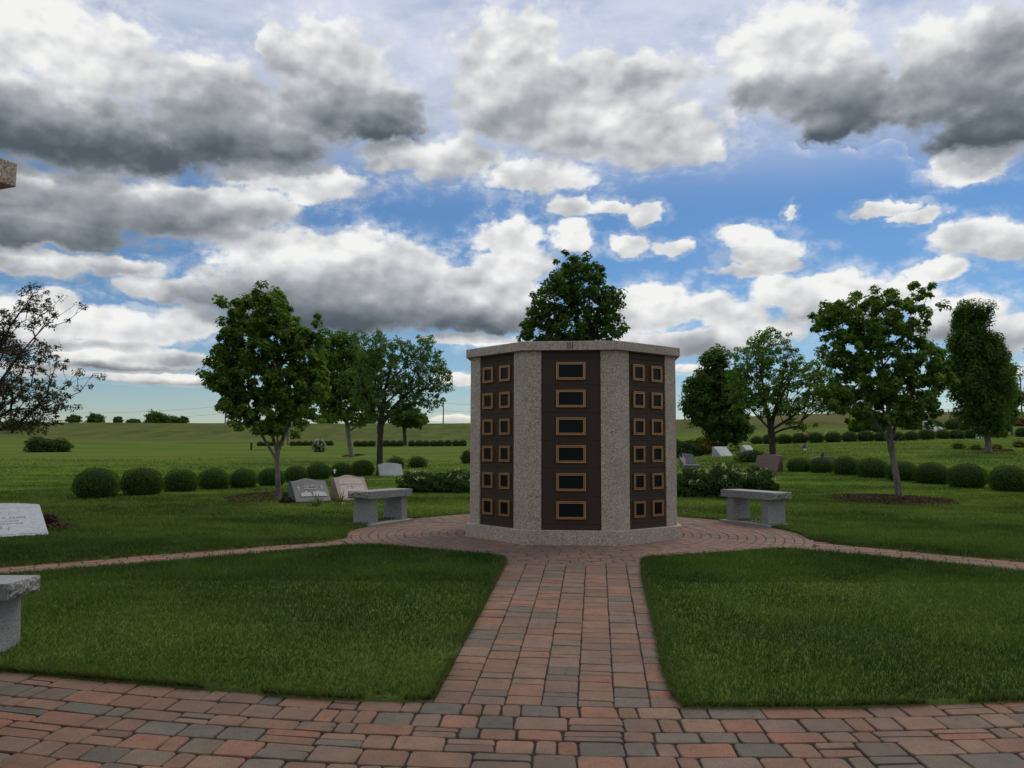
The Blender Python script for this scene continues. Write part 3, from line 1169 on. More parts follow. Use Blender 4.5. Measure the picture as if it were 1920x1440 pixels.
def columbarium(label, cx, cy, rot, zg, z1, z2, z3, A, B, front_first=0, nfaces=5, mark=True):
    """zg ground, z1 top of plinth, z2 underside of cap, z3 top of cap (world heights)"""
    t = thing('columbarium', label, 'columbarium', (cx, cy, zg), rot)
    H1, H2, H3 = z1 - zg, z2 - zg, z3 - zg
    mb = MB()
    mb.prism(octo(A, B), -.10, H1, 0, None, .004)
    mb.build('plinth', M_PINK, t)
    mb = MB()
    mb.prism(octo(A, B), H2, H3, 0, None, .004)
    cap = mb.build('cap_slab', M_PINK, t)
    if mark:
        mb = MB()
        yf = octo(A, B)[0][1]
        for k in (-1, 0, 1):
            x = k * .026 - .005
            mb.box(x - .0052, x + .0052, yf - .0015, yf + .006, H2 + .025, H2 + .083)
            mb.box(x - .0105, x + .0105, yf - .0016, yf + .006, H2 + .0215, H2 + .0265)
            mb.box(x - .0105, x + .0105, yf - .0016, yf + .006, H2 + .0815, H2 + .0865)
        mb.build('numeral', M_ENGRAVE, cap)
    body = octo(A, B, .055)
    core = octo(A, B, .075)
    mb = MB()
    mb.prism(core, H1, H2)
    mb.build('core', M_DARKPANEL, t)
    fr = face_frames(body)
    PW = .192
    # bent pilasters at the eight corners
    for i in range(8):
        c = Vector(body[i])
        tp = fr[i - 1][1]
        tn = fr[i][1]
        n0, n1 = fr[i - 1][2], fr[i][2]
        p = [c - tp * PW, c, c + tn * PW]
        inn = [c + tn * PW - n1 * .05, c - (n0 + n1).normalized() * .054, c - tp * PW - n0 * .05]
        mb = MB()
        mb.prism([tuple(q) for q in p + inn], H1, H2 - .0006)
        mb.build('pilaster', M_PINK, t)
    # niche fronts, six rows
    zc0 = H1 + .0665
    rows = [zc0 + .3175 * k for k in range(6)]
    for i in range(8):
        mid, tn, nr, L = fr[i]
        half = L / 2 - PW - .004
        rec = .012
        rotm = Matrix(((tn.x, -nr.x, 0, 0), (tn.y, -nr.y, 0, 0), (0, 0, 1, 0), (0, 0, 0, 1)))
        base = Matrix.Translation((mid.x - nr.x * rec, mid.y - nr.y * rec, 0)) @ rotm
        shown = (i - front_first) % 8 in (0, 1, 2, 6, 7)[:nfaces]
        top_h = H2 - .0012
        mb = MB()
        mb.box(-half, half, 0, .016, H1 + .0012, rows[0] - .002, 0, base)
        mb.build('wall_panel', M_DARKPANEL, t)
        mb = MB()
        mb.box(-half, half, 0, .016, rows[5] + .3175 + .001, top_h, 0, base)
        if not shown:
            for r_ in rows:
                mb.box(-half, half, 0, .016, r_, r_ + .3155, 0, base)
            mb.build('wall_panel', M_DARKPANEL, t)
            continue
        mb.build('wall_panel', M_DARKPANEL, t)
        wide = (i == front_first)
        for r_ in rows:
            cells = [(-half, half)] if wide else [(-half, -.0004), (.0004, half)]
            for (a_, b_) in cells:
                mb = MB()
                mb.box(a_, b_, random.uniform(0, .0012), .016, r_, r_ + .3155, 0, base, None, .0015)
                nf_ = mb.build('niche_front', M_DARKPANEL, t)
                Mx = base @ Matrix.Translation(((a_ + b_) / 2, 0, r_ + .158))
                if wide:
                    plaque(nf_, .328, .198, Mx)
                else:
                    plaque(nf_, .186, .184, Mx)
                spots = []
                if wide:
                    spots = [(a_ + .018, r_ + .3165), (b_ - .018, r_ + .3165)]
                else:
                    spots = [(b_ - .0 if a_ < -.01 else b_ - .018, r_ + .3165)]
                    if a_ < -.01:
                        spots.append((a_ + .018, r_ + .3165))
                for (sx_, sz_) in spots:
                    Mr = base @ Matrix.Translation((sx_, 0, sz_))
                    ring = [(.0085 * math.cos(2 * PI * k / 10), .0085 * math.sin(2 * PI * k / 10)) for k in range(10)]
                    Mr2 = Mr @ Matrix.Rotation(PI / 2, 4, 'X')
                    mb = MB()
                    mb.prism(ring, 0, .006, 0, Mr2, .002)
                    mb.build('rosette', M_BLACK, nf_)
    return t


ZG = G(*MON)
columbarium('large octagonal granite columbarium with bronze framed dark plaques on the round brick plaza',
            MON[0], MON[1], -.0901, CAMZ - 1.0902, CAMZ - .9395, CAMZ + 1.1075, CAMZ + 1.2116, 1.111, 1.078)
# a second, square-cornered monument: one corner of its cap reaches into the view
e1, e2 = Vector((-.40, -.917)), Vector((-.917, .40))
cw_ = 1.9
k_ = Vector((-2.13, 3.47)) + (e1 + e2) * (cw_ / 2)
zg2 = G(k_.x, k_.y)
t = thing('square_monument', 'square cornered granite monument cut off by the left edge, only its cap corner showing', 'monument', (k_.x, k_.y, zg2), math.atan2(-e2.y, -e2.x))
Hb, Ht_ = CAMZ + 1.107 - zg2, CAMZ + 1.2116 - zg2
mb = MB()
mb.box(-cw_ / 2, cw_ / 2, -cw_ / 2, cw_ / 2, Hb, Ht_, 0, None, None, .004)
mb.build('cap_slab', M_PINK, t)
mb = MB()
mb.box(-cw_ / 2, cw_ / 2, -cw_ / 2, cw_ / 2, -.15, .17, 0, None, None, .004)
mb.build('plinth', M_PINK, t)
hb = cw_ / 2 - .13
for sx_ in (-1, 1):
    for sy_ in (-1, 1):
        mb = MB()
        xa, xb = sorted((sx_ * hb, sx_ * (hb - .22)))
        ya, yb = sorted((sy_ * hb, sy_ * (hb - .22)))
        mb.box(xa, xb, ya, yb, .1705, Hb - .0006)
        mb.build('pilaster', M_PINK, t)
mb = MB()
mb.box(-hb + .03, hb - .03, -hb + .223, hb - .223, .1705, Hb - .0012)
mb.build('wall_panel', M_DARKPANEL, t)
mb = MB()
mb.box(-hb + .223, hb - .223, -hb + .03, hb - .03, .1705, Hb - .0015)
mb.build('wall_panel', M_DARKPANEL, t)

# ------------------------------------------------------------------ benches
def rough_slab(L, W, T, seed):
    """slab with smooth top, sawn long sides and rock-faced ends"""
    r = random.Random(seed)
    mb = MB()
    nx_, ny_, nz_ = 2, 9, 5
    mb.box(-L / 2 + .02, L / 2 - .02, -W / 2, W / 2, -T, 0, 0)
    for s in (-1, 1):
        grid = {}
        vs = []
        for j in range(ny_ + 1):
            for k in range(nz_ + 1):
                y = -W / 2 + W * j / ny_
                z = -T + T * k / nz_
                ed = min(j, ny_ - j, k, nz_ - k)
                x = s * (L / 2 - .02 + (0.006 if ed == 0 else .012 + r.uniform(-.002, .018)))
                if k == nz_:
                    y0_ = y
                vs.append((x, y, z - (.006 * r.random() if k == nz_ else 0)))
                grid[(j, k)] = len(vs) - 1
        fs = []
        for j in range(ny_):
            for k in range(nz_):
                q = (grid[(j, k)], grid[(j + 1, k)], grid[(j + 1, k + 1)], grid[(j, k + 1)])
                fs.append(q if s > 0 else q[::-1])
        n0 = len(vs)
        # rim back to the slab
        loop = [(j, 0) for j in range(ny_)] + [(ny_, k) for k in range(nz_)] + [(j, nz_) for j in range(ny_, 0, -1)] + [(0, k) for k in range(nz_, 0, -1)]
        for (j, k) in loop:
            x, y, z = vs[grid[(j, k)]]
            vs.append((s * (L / 2 - .02), -W / 2 + W * j / ny_, -T + T * k / nz_))
        m = len(loop)
        for i in range(m):
            a_, b_ = grid[loop[i]], grid[loop[(i + 1) % m]]
            q = (a_, n0 + i, n0 + (i + 1) % m, b_)
            fs.append(q if s > 0 else q[::-1])
        mb.add(vs, fs, 1)
    return mb


def bench(label, x, y, rot, L=1.06, W=.36, Ht=.47, T=.10, group='stone benches round the brick walks', zoff=0.0):
    z = G(x, y) + zoff
    t = thing('stone_bench', label, 'bench', (x, y, z), rot, group)
    rough_slab(L, W, T, int(abs(x) * 100)).build('seat', [M_GREY, M_ROCK], t, (0, 0, Ht))
    for s in (-1, 1):
        mb = MB()
        xo = s * (L / 2 - .185)
        th_, wt_, wb_ = .125, W * .84, W * .94
        tb = .135
        vs = [(xo - tb / 2, -wb_ / 2, -.05), (xo + tb / 2, -wb_ / 2, -.05), (xo + tb / 2, wb_ / 2, -.05), (xo - tb / 2, wb_ / 2, -.05),
              (xo - th_ / 2, -wt_ / 2, Ht - T - .0008), (xo + th_ / 2, -wt_ / 2, Ht - T - .0008), (xo + th_ / 2, wt_ / 2, Ht - T - .0008), (xo - th_ / 2, wt_ / 2, Ht - T - .0008)]
        mb.add(vs, [(3, 2, 1, 0), (4, 5, 6, 7), (0, 1, 5, 4), (1, 2, 6, 5), (2, 3, 7, 6), (3, 0, 4, 7)])
        mb.build('leg', M_GREY, t)
    return t


def pad(name, cx, cy, rot, L, W):
    mb = MB()
    M = Matrix.Translation((cx, cy, 0)) @ Matrix.Rotation(rot, 4, 'Z')
    vs = [M @ Vector(p) for p in ((-L / 2, -W / 2, 0), (L / 2, -W / 2, 0), (L / 2, W / 2, 0), (-L / 2, W / 2, 0))]
    mb.add([(v.x, v.y, G(v.x, v.y) + .031) for v in vs] + [(v.x, v.y, G(v.x, v.y) - .05) for v in vs],
           [(0, 1, 2, 3), (4, 7, 6, 5), (0, 4, 5, 1), (1, 5, 6, 2), (2, 6, 7, 3), (3, 7, 4, 0)])
    structure(mb.build(name, M_CONC))


def bench_from(label, N, d, w, **k):
    """N near corner, d unit vector along, w unit vector across"""
    L, W = 1.06, .36
    c = (N[0] + d[0] * L / 2 + w[0] * W / 2, N[1] + d[1] * L / 2 + w[1] * W / 2)
    rot = math.atan2(d[1], d[0])
    pad('bench_pad', c[0], c[1], rot, L * .92, W * 1.35)
    return bench(label, c[0], c[1], rot, **k)


def unit(x, y):
    l = math.hypot(x, y)
    return (x / l, y / l)


d = unit(.50, .93)
bench_from('grey granite bench left of the octagonal columbarium, rough end towards the headstones', (-1.96, 11.33), d, (-d[1], d[0]))
d = unit(-.47, .90)
bench_from('grey granite bench right of the octagonal columbarium, in front of the white flowering shrub', (3.57, 11.35), d, (d[1], -d[0]))
bench('grey granite bench cut off by the left edge, nearest to the camera on the lawn', -3.655, 5.40, 0.0, Ht=.475)


# ------------------------------------------------------------------ leaves
def leaf_mesh(name, cen, up, size, cols, mat, aspect=.55, droop=0.0, rng_=None, fold=.25):
    """cen (n,3) leaf centres, up (n,3) preferred normals, size (n,)"""
    r = rng_ or rng
    n = len(cen)
    nrm = up + r.normal(0, .55, (n, 3))
    nrm /= np.linalg.norm(nrm, axis=1)[:, None] + 1e-9
    t = r.normal(0, 1, (n, 3))
    t[:, 2] -= droop
    t -= (t * nrm).sum(1)[:, None] * nrm
    t /= np.linalg.norm(t, axis=1)[:, None] + 1e-9
    s = np.cross(nrm, t)
    S = size[:, None]
    a = cen - t * S * .5
    b_ = cen + s * S * aspect * .5 + nrm * S * fold * .35 - t * S * .04
    c_ = cen + t * S * .5
    d_ = cen - s * S * aspect * .5 + nrm * S * fold * .35 - t * S * .04
    V = np.stack([a, b_, c_, d_], 1).reshape(-1, 3)
    i = np.arange(n)[:, None] * 4
    Fq = np.concatenate([i + np.array([[0, 1, 2]]), i + np.array([[0, 2, 3]])], 1).reshape(-1, 3)
    return fast_mesh(name, V, Fq, mat, np.repeat(cols, 4, 0))


def mixcols(n, cols, r, clus=None, var=.25):
    """random leaf colours: convex mixes of the listed ones"""
    cols = np.array(cols, float)
    w = r.dirichlet(np.ones(len(cols)) * .8, n)
    if clus is not None:
        w = .5 * w + .5 * clus
    return (w @ cols) * r.uniform(1 - var, 1 + var, n)[:, None]


GREEN = [(0.049, 0.104, 0.019), (0.095, 0.182, 0.031), (0.189, 0.273, 0.050)]
BLUEGREEN = [(0.050, 0.105, 0.036), (0.091, 0.169, 0.053), (0.154, 0.236, 0.070)]
PURPLE = [(0.050, 0.030, 0.024), (0.100, 0.054, 0.041), (0.075, 0.101, 0.031), (0.040, 0.068, 0.024)]
DARKG = [(0.038, 0.080, 0.018), (0.070, 0.136, 0.029), (0.119, 0.192, 0.042)]


def tree(name, label, blobs, Y, trunk, ncl, lpc, leaf, clr, cols, bark, r0, seed, group=None, mind=.12, depth=None,
         droop=.3, base=None, hollow=.35, leafmat=None, aspect=.6, twigs=0, cat='tree', stretch=1.0, limbs=()):
    """blobs: (px, py, rx, ry) outline lobes of the crown at depth Y; trunk: (px, py) up to the fork"""
    r = np.random.default_rng(seed)
    pr = random.Random(seed)
    tp = [Vector(P3(px, py, Y)) for px, py in trunk]
    b0 = tp[0]
    t = thing(name, label, cat, (b0.x, b0.y, b0.z), 0, group)
    # clusters
    ws = np.array([bl[2] * bl[3] * (bl[4] if len(bl) > 4 else 1.0) for bl in blobs])
    ws = ws / ws.sum()
    allpx = [bl[0] for bl in blobs]
    wid = (max(bl[0] + bl[2] for bl in blobs) - min(bl[0] - bl[2] for bl in blobs)) / 2 * Y / FPX
    mid = (max(bl[0] + bl[2] for bl in blobs) + min(bl[0] - bl[2] for bl in blobs)) / 2
    cl = []
    tries = 0
    while len(cl) < ncl and tries < ncl * 30:
        tries += 1
        bl = blobs[int(r.choice(len(blobs), p=ws))]
        v = r.normal(0, 1, 3)
        v /= np.linalg.norm(v)
        rad = (hollow + (1 - hollow) * r.random()) ** .6
        out_ = 1.0
        if r.random() < .10:
            out_ = r.uniform(1.04, 1.16)
            rad = 1.0
        v *= rad * out_
        c0 = Vector(P3(bl[0] + v[0] * bl[2], bl[1] + v[1] * bl[3], Y))
        lat = (bl[0] - mid) * Y / FPX
        dmax = math.sqrt(max(.05, 1 - min(.95, (lat / max(wid, .01)) ** 2))) * wid * .75 if depth is None else depth
        rb = bl[2] * Y / FPX
        c0.y += v[2] * rb + pr.uniform(-1, 1) * max(0, dmax - rb)
        if all((c0 - q).length > mind for q in cl[-400:]):
            cl.append(c0)
    # skeleton
    nodes = []
    par = []
    sub = 6
    for i in range(len(tp) - 1):
        for k in range(sub):
            q = tp[i].lerp(tp[i + 1], k / sub)
            nodes.append(q)
            par.append(len(nodes) - 2)
    nodes.append(tp[-1])
    par.append(len(nodes) - 2)
    fork = tp[-1]
    first = int(len(nodes) * .72)
    for chain in limbs:
        prev = len(nodes) - 1 if chain[0] is None else chain[0]
        prev = min(range(first - 3 if first > 3 else 0, (len(tp) - 1) * sub + 1), key=lambda i: (nodes[i] - Vector(P3(chain[1][0], chain[1][1], Y))).length)
        last = nodes[prev]
        for (px, py, dy) in chain[2:]:
            tgt = Vector(P3(px, py, Y + dy))
            for k in (1, 2, 3):
                q = last.lerp(tgt, k / 3)
                nodes.append(q)
                par.append(prev)
                prev = len(nodes) - 1
            last = tgt
    order = sorted(range(len(cl)), key=lambda i: (cl[i] - fork).length)
    tips = {}
    arrN = np.array([tuple(q) for q in nodes])
    plen = [0.0] * len(nodes)
    for i in range(1, len(nodes)):
        plen[i] = plen[par[i]] + (nodes[i] - nodes[par[i]]).length if i > first else 0.0
    for ci in order:
        c0 = cl[ci]
        A_ = np.array([tuple(q) for q in nodes[first:]])
        dd = np.linalg.norm(A_ - np.array(c0), axis=1)
        cost = dd + .45 * np.array(plen[first:]) + .6 * np.maximum(0, A_[:, 2] - c0.z)
        j = first + int(np.argmin(cost))
        p = nodes[j]
        L = (c0 - p).length
        k = max(1, int(L / max(.12, clr * 1.3)))
        prev = j
        side = Vector((pr.uniform(-1, 1), pr.uniform(-1, 1), pr.uniform(-.2, .9))) * L * .10
        for s in range(1, k + 1):
            f = s / k
            q = p.lerp(c0, f) + side * math.sin(PI * f)
            nodes.append(q)
            par.append(prev)
            plen.append(plen[prev] + (nodes[-1] - nodes[prev]).length)
            prev = len(nodes) - 1
        tips[ci] = prev
    cnt = [0] * len(nodes)
    for ci, j in tips.items():
        while j >= 0:
            cnt[j] += 1
            j = par[j]
    tot = max(1, cnt[0])
    rad = [max(r0 * (max(c, 1) / tot) ** .48, r0 * .035) for c in cnt]
    for i in range(min(first, len(nodes))):
        zf = i / max(1, first)
        rad[i] = r0 * (1.0 - .18 * zf) * (1.35 if i == 0 else (1.12 if i == 1 else 1.0))
    mb = MB()
    ntr = (len(tp) - 1) * sub + 1
    mb.tube([nodes[i] - b0 for i in range(ntr)], [rad[i] for i in range(ntr)], 10)
    for i in range(ntr, len(nodes)):
        j = par[i]
        mb.tube([nodes[j] - b0, nodes[i] - b0], [min(rad[j], rad[i] * 1.35), rad[i]], 5 if rad[i] > r0 * .15 else 3, cap=False)
    mb.build('trunk', bark, t, None, True)
    # leaves
    n = lpc * len(cl)
    idx = np.repeat(np.arange(len(cl)), lpc)
    cc = np.array([tuple(q) for q in cl])
    off = r.normal(0, 1, (n, 3))
    off /= np.linalg.norm(off, axis=1)[:, None]
    szc = clr * r.uniform(.65, 1.35, len(cl))
    off *= (r.random(n) ** .45)[:, None] * szc[idx][:, None] * np.array([1, 1, .8 * stretch])
    P = cc[idx] + off
    crown_c = cc.mean(0)
    upn = off / (np.linalg.norm(off, axis=1)[:, None] + 1e-6) * .5 + np.array([0, 0, .8]) + (P - crown_c) * .15
    cw = r.dirichlet(np.ones(len(cols)) * 1.2, len(cl))[idx]
    colr = mixcols(n, cols, r, cw)
    S = leaf * r.uniform(.65, 1.3, n)
    me = leaf_mesh('crown', P - np.array(b0), upn, S, colr, leafmat or M_LEAF, aspect, droop, r)
    link('crown', me, t)
    return t


T_ = tree
# broad-leaved tree on the left lawn
tree('ornamental_tree', 'dense dark green broad leaved tree in a mulch ring left of the dark grey headstone',
     [(450, 585, 24, 30), (511, 566, 22, 27), (508, 600, 36, 34), (452, 625, 36, 36), (500, 650, 62, 46), (430, 665, 34, 42), (548, 632, 34, 40), (585, 650, 28, 44), (600, 622, 12, 24, .5), (470, 720, 58, 44),
      (420, 700, 26, 40), (545, 720, 60, 60), (450, 765, 30, 30), (500, 785, 45, 28), (425, 715, 24, 24), (590, 710, 26, 45), (560, 770, 28, 26), (520, 805, 40, 14, .6), (563, 803, 14, 9, .9)],
     14.8, [(523, 942), (521, 900), (519, 862), (522, 838)], 560, 64, .082, .105, GREEN, M_BARK_GREY, .052, 21, mind=.085, hollow=.25,
     limbs=[(None, (515, 862), (492, 818, -.1), (476, 790, -.2)), (None, (521, 845), (540, 800, .1), (556, 760, .2)), (None, (521, 850), (505, 800, .15), (500, 750, .1))])
# the leaning lawn tree on the right
tree('ornamental_tree', 'leaning dark green broad leaved tree in a bark mulch ring on the right lawn',
     [(1575, 610, 42, 42), (1640, 590, 50, 45), (1705, 575, 32, 42), (1600, 660, 55, 45), (1675, 650, 65, 55), (1735, 690, 40, 45), (1620, 720, 55, 40),
      (1700, 735, 55, 40), (1590, 755, 40, 26), (1650, 775, 55, 34), (1720, 770, 30, 30), (1755, 705, 22, 35), (1560, 590, 22, 22), (1560, 735, 30, 24, .7)],
     16.6, [(1688, 936), (1680, 890), (1673, 850), (1667, 815)], 540, 56, .090, .112, GREEN, M_BARK_GREY, .068, 22, mind=.12, hollow=.35,
     limbs=[(None, (1672, 835), (1640, 790, -.2), (1610, 740, -.3)), (None, (1670, 825), (1690, 770, .2), (1715, 700, .3)), (None, (1668, 820), (1665, 740, 0), (1650, 660, 0)), (None, (1675, 838), (1688, 820, -.1))])
tree('ornamental_tree', 'dark green maple whose round crown rises above the cap of the central columbarium',
     [(1080, 530, 52, 38), (1045, 560, 40, 42), (1110, 570, 42, 45), (1020, 590, 28, 30), (1145, 575, 18, 32), (1075, 610, 60, 36), (1010, 618, 34, 22),
      (1140, 622, 32, 26), (1060, 660, 60, 40), (1120, 670, 40, 30), (1055, 500, 14, 18), (995, 630, 20, 12), (1100, 505, 34, 22)],
     20.0, [(1078, 925), (1077, 850), (1076, 780), (1074, 715)], 430, 46, .098, .142, DARKG, M_BARK_DARK, .08, 23, mind=.14, hollow=.4,
     limbs=[(None, (1074, 720), (1050, 640, 0), (1040, 570, 0)), (None, (1074, 720), (1100, 640, 0), (1105, 560, 0))])
tree('ornamental_tree', 'mid green tree with slightly leaning trunk between the dense tree and the airy crabapple',
     [(620, 660, 26, 34), (650, 660, 30, 34), (640, 715, 52, 50), (610, 740, 25, 32), (680, 720, 30, 45), (655, 765, 48, 28), (635, 640, 16, 22), (690, 680, 26, 30)],
     45.0, [(660, 857), (656, 835), (653, 812), (651, 795)], 300, 80, .18, .32, GREEN, M_BARK_GREY, .13, 24, mind=.22, hollow=.3)
tree('ornamental_tree', 'airy blue green crabapple with a dark trunk beside the white marble headstone, left',
     [(690, 655, 36, 28), (740, 655, 42, 22), (790, 660, 26, 24), (700, 700, 45, 40), (760, 700, 50, 42), (810, 700, 30, 40), (735, 745, 60, 32), (800, 745, 30, 22),
      (830, 715, 18, 30), (690, 750, 34, 28), (680, 632, 10, 8), (715, 633, 14, 10), (800, 640, 12, 14), (712, 770, 34, 16)],
     30.5, [(712, 893), (712, 850), (713, 815), (713, 785)], 520, 30, .115, .17, BLUEGREEN, M_BARK_DARK, .125, 25, mind=.2, hollow=.45, aspect=.5,
     limbs=[(None, (713, 800), (740, 760, .3), (785, 720, .4)), (None, (713, 795), (690, 750, 0), (675, 700, -.3)), (None, (713, 790), (722, 730, 0), (735, 680, 0))])
tree('ornamental_tree', 'small round tree standing in the far box row behind the airy crabapple',
     [(762, 775, 26, 18), (750, 788, 20, 12), (778, 785, 20, 16)],
     82.0, [(760, 838), (759, 822), (758, 808), (758, 798)], 90, 40, .28, .45, DARKG, M_BARK_DARK, .2, 26, mind=.3)
tree('ornamental_tree', 'thin young tree half hidden behind the mulch ring tree on the left lawn',
     [(545, 770, 22, 20), (535, 755, 16, 20)], 70.0, [(540, 834), (539, 820), (539, 806), (540, 795)], 60, 50, .25, .4, GREEN, M_BARK_GREY, .10, 27, mind=.3)
tree('ornamental_tree', 'dense dark pyramidal tree just right of the columbarium, behind the two white headstones',
     [(1340, 690, 24, 32), (1330, 725, 42, 38), (1365, 730, 34, 40), (1310, 745, 28, 28), (1345, 775, 55, 36), (1360, 805, 45, 26), (1300, 760, 18, 18), (1335, 670, 14, 14), (1380, 790, 25, 30)],
     42.0, [(1352, 838), (1352, 828), (1351, 815), (1350, 800)], 420, 90, .16, .32, DARKG, M_BARK_DARK, .14, 28, mind=.2, hollow=.2)
tree('ornamental_tree', 'wide spreading crabapple with bare lower limbs rising behind the red granite headstone',
     [(1440, 640, 26, 26), (1410, 670, 34, 26), (1460, 680, 40, 34), (1500, 700, 34, 28), (1390, 710, 30, 28), (1430, 725, 50, 28), (1490, 735, 48, 26),
      (1540, 725, 24, 30), (1545, 755, 24, 18, .6), (1395, 750, 34, 20), (1505, 765, 40, 16, .7), (1535, 695, 16, 18), (1500, 795, 22, 11, .5), (1440, 760, 40, 18)],
     33.0, [(1449, 856), (1448, 835), (1447, 818), (1445, 805)], 540, 30, .125, .175, GREEN, M_BARK_DARK, .14, 29, mind=.2, hollow=.45, aspect=.5,
     limbs=[(None, (1445, 808), (1480, 785, .3), (1520, 755, .5)), (None, (1445, 808), (1415, 775, -.3), (1390, 740, -.4)), (None, (1445, 806), (1455, 760, 0), (1470, 700, 0)), (None, (1445, 806), (1435, 750, .3), (1425, 690, .3))])
tree('columnar_tree', 'tall dark upright columnar tree with two small yellow shrubs at its foot, far right',
     [(1818, 605, 26, 30), (1812, 650, 34, 40), (1845, 670, 34, 45), (1825, 710, 44, 45), (1860, 725, 34, 45), (1845, 770, 42, 34), (1850, 800, 26, 16), (1800, 690, 20, 30), (1825, 590, 26, 20), (1868, 690, 20, 30)],
     35.0, [(1853, 848), (1853, 835), (1852, 822), (1851, 810)], 640, 100, .14, .26, DARKG, M_BARK_GREY, .14, 30, mind=.17, hollow=.25, aspect=.4, stretch=1.6, droop=-.6)
tree('ornamental_tree', 'lighter green young tree behind the columnar tree at the right edge',
     [(1885, 735, 18, 30), (1880, 770, 22, 26), (1903, 745, 12, 14), (1890, 700, 12, 16)],
     52.0, [(1899, 824), (1898, 812), (1896, 800), (1893, 790)], 160, 70, .18, .34, GREEN, M_BARK_GREY, .09, 31, mind=.25)
tree('purple_tree', 'purple leaved crabapple with long twiggy branches reaching in at the left edge',
     [(-40, 640, 60, 70), (10, 620, 34, 40), (45, 590, 26, 26), (70, 560, 18, 26), (90, 600, 20, 14), (105, 590, 22, 10), (138, 575, 8, 10), (0, 700, 60, 60), (60, 660, 34, 26),
      (90, 680, 16, 26), (30, 745, 60, 34), (90, 740, 34, 34), (160, 700, 20, 10, .6), (150, 720, 22, 14, .5), (95, 775, 26, 24), (30, 785, 50, 22), (120, 760, 18, 14, .6), (-60, 740, 60, 60), (60, 800, 34, 12),(125,640,10,8,.5)],
     13.0, [(-75, 965), (-70, 900), (-60, 850), (-45, 800)], 640, 32, .048, .076, PURPLE, M_BARK_DARK, .07, 32, mind=.062, hollow=.5, leafmat=M_LEAFP, aspect=.42,
     depth=.55, limbs=[(None, (-60, 850), (-10, 730, 0), (40, 660, 0), (85, 610, -.1), (140, 572, -.1)), (None, (-50, 810), (20, 768, 0), (80, 765, 0), (150, 735, 0), (175, 700, 0)),
                       (None, (-55, 820), (40, 790, .1), (90, 740, .1), (95, 690, 0)), (None, (-60, 830), (-20, 700, -.1), (20, 610, 0), (70, 540, 0))])
tree('purple_tree', 'purple leaved tree at the right edge, only the tip of one branch in view',
     [(1945, 690, 34, 20), (1915, 690, 8, 9, .5), (1990, 680, 50, 50), (1990, 740, 60, 50)],
     16.0, [(2010, 925), (2008, 870), (2004, 820), (2000, 780)], 180, 40, .05, .11, PURPLE, M_BARK_DARK, .07, 33, mind=.10, hollow=.4, leafmat=M_LEAFP, aspect=.42,
     limbs=[(None, (2000, 790), (1960, 720, 0), (1912, 694, 0))])
tree('ornamental_tree', 'tiny lollipop tree far away under the purple branches at the left edge',
     [(24, 795, 16, 10)], 120.0, [(24, 826), (24, 820), (24, 812), (24, 806)], 26, 30, .3, .5, DARKG, M_BARK_DARK, .14, 34, mind=.4)


# ------------------------------------------------------------------ shrubs
def blob_mesh(name, rx, ry, rz, n, leaf, cols, seed, mat=None, core=None, lumps=.06, flat=.25, up=.5, tipcol=None, flowers=None, aspect=.6, fuzzy=.06):
    """leafy shrub: leaves on and just under a lumpy ellipsoid standing on z=0, over a dark twiggy core"""
    r = np.random.default_rng(seed)
    d = r.normal(0, 1, (n, 3))
    d /= np.linalg.norm(d, axis=1)[:, None]
    d = d[d[:, 2] > -.75]
    n = len(d)
    lm = 1 + lumps * (np.sin(d[:, 0] * 5 + seed) * np.sin(d[:, 1] * 6 + 1) + np.sin(d[:, 2] * 9 + d[:, 0] * 4 + seed * 2)) + r.normal(0, fuzzy, n) * .5 - np.abs(r.normal(0, fuzzy, n)) * 1.0
    P = d * lm[:, None] * np.array([rx, ry, rz])
    P[:, 2] = P[:, 2] + rz * (1 - flat)
    ok = P[:, 2] > .005
    P, d = P[ok], d[ok]
    n = len(P)
    col = mixcols(n, cols, r, None, .3)
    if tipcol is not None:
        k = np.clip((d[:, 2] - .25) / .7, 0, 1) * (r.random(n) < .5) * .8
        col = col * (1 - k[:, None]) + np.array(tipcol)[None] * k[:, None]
    S = leaf * r.uniform(.6, 1.35, n)
    me = leaf_mesh(name, P, d * 1.0 + np.array([0, 0, up]), S, col, mat or M_BOX, aspect, 0, r)
    # core
    mb_v = np.empty((len(me.vertices), 3), np.float32)
    me.vertices.foreach_get('co', mb_v.ravel())
    return me, (rx, ry, rz, flat)


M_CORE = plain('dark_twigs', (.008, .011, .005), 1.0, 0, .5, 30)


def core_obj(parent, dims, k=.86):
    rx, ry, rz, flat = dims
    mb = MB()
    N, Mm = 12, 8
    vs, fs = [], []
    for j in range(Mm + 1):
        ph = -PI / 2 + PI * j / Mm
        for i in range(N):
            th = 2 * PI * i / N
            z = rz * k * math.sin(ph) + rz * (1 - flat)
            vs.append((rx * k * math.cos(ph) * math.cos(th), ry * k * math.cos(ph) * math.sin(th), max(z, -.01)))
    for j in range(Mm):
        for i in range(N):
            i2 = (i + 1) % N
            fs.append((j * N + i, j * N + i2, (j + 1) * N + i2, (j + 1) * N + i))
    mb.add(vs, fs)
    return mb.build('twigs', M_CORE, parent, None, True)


BOXG = [(.026, .064, .010), (.048, .108, .016), (.078, .145, .024)]
boxes = []
for s in range(4):
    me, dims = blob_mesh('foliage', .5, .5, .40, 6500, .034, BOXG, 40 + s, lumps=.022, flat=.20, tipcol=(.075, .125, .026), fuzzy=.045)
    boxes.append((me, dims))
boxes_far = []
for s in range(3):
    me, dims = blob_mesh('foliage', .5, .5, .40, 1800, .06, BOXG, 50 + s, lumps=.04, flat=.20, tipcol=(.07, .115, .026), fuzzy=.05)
    boxes_far.append((me, dims))
core_cache = {}


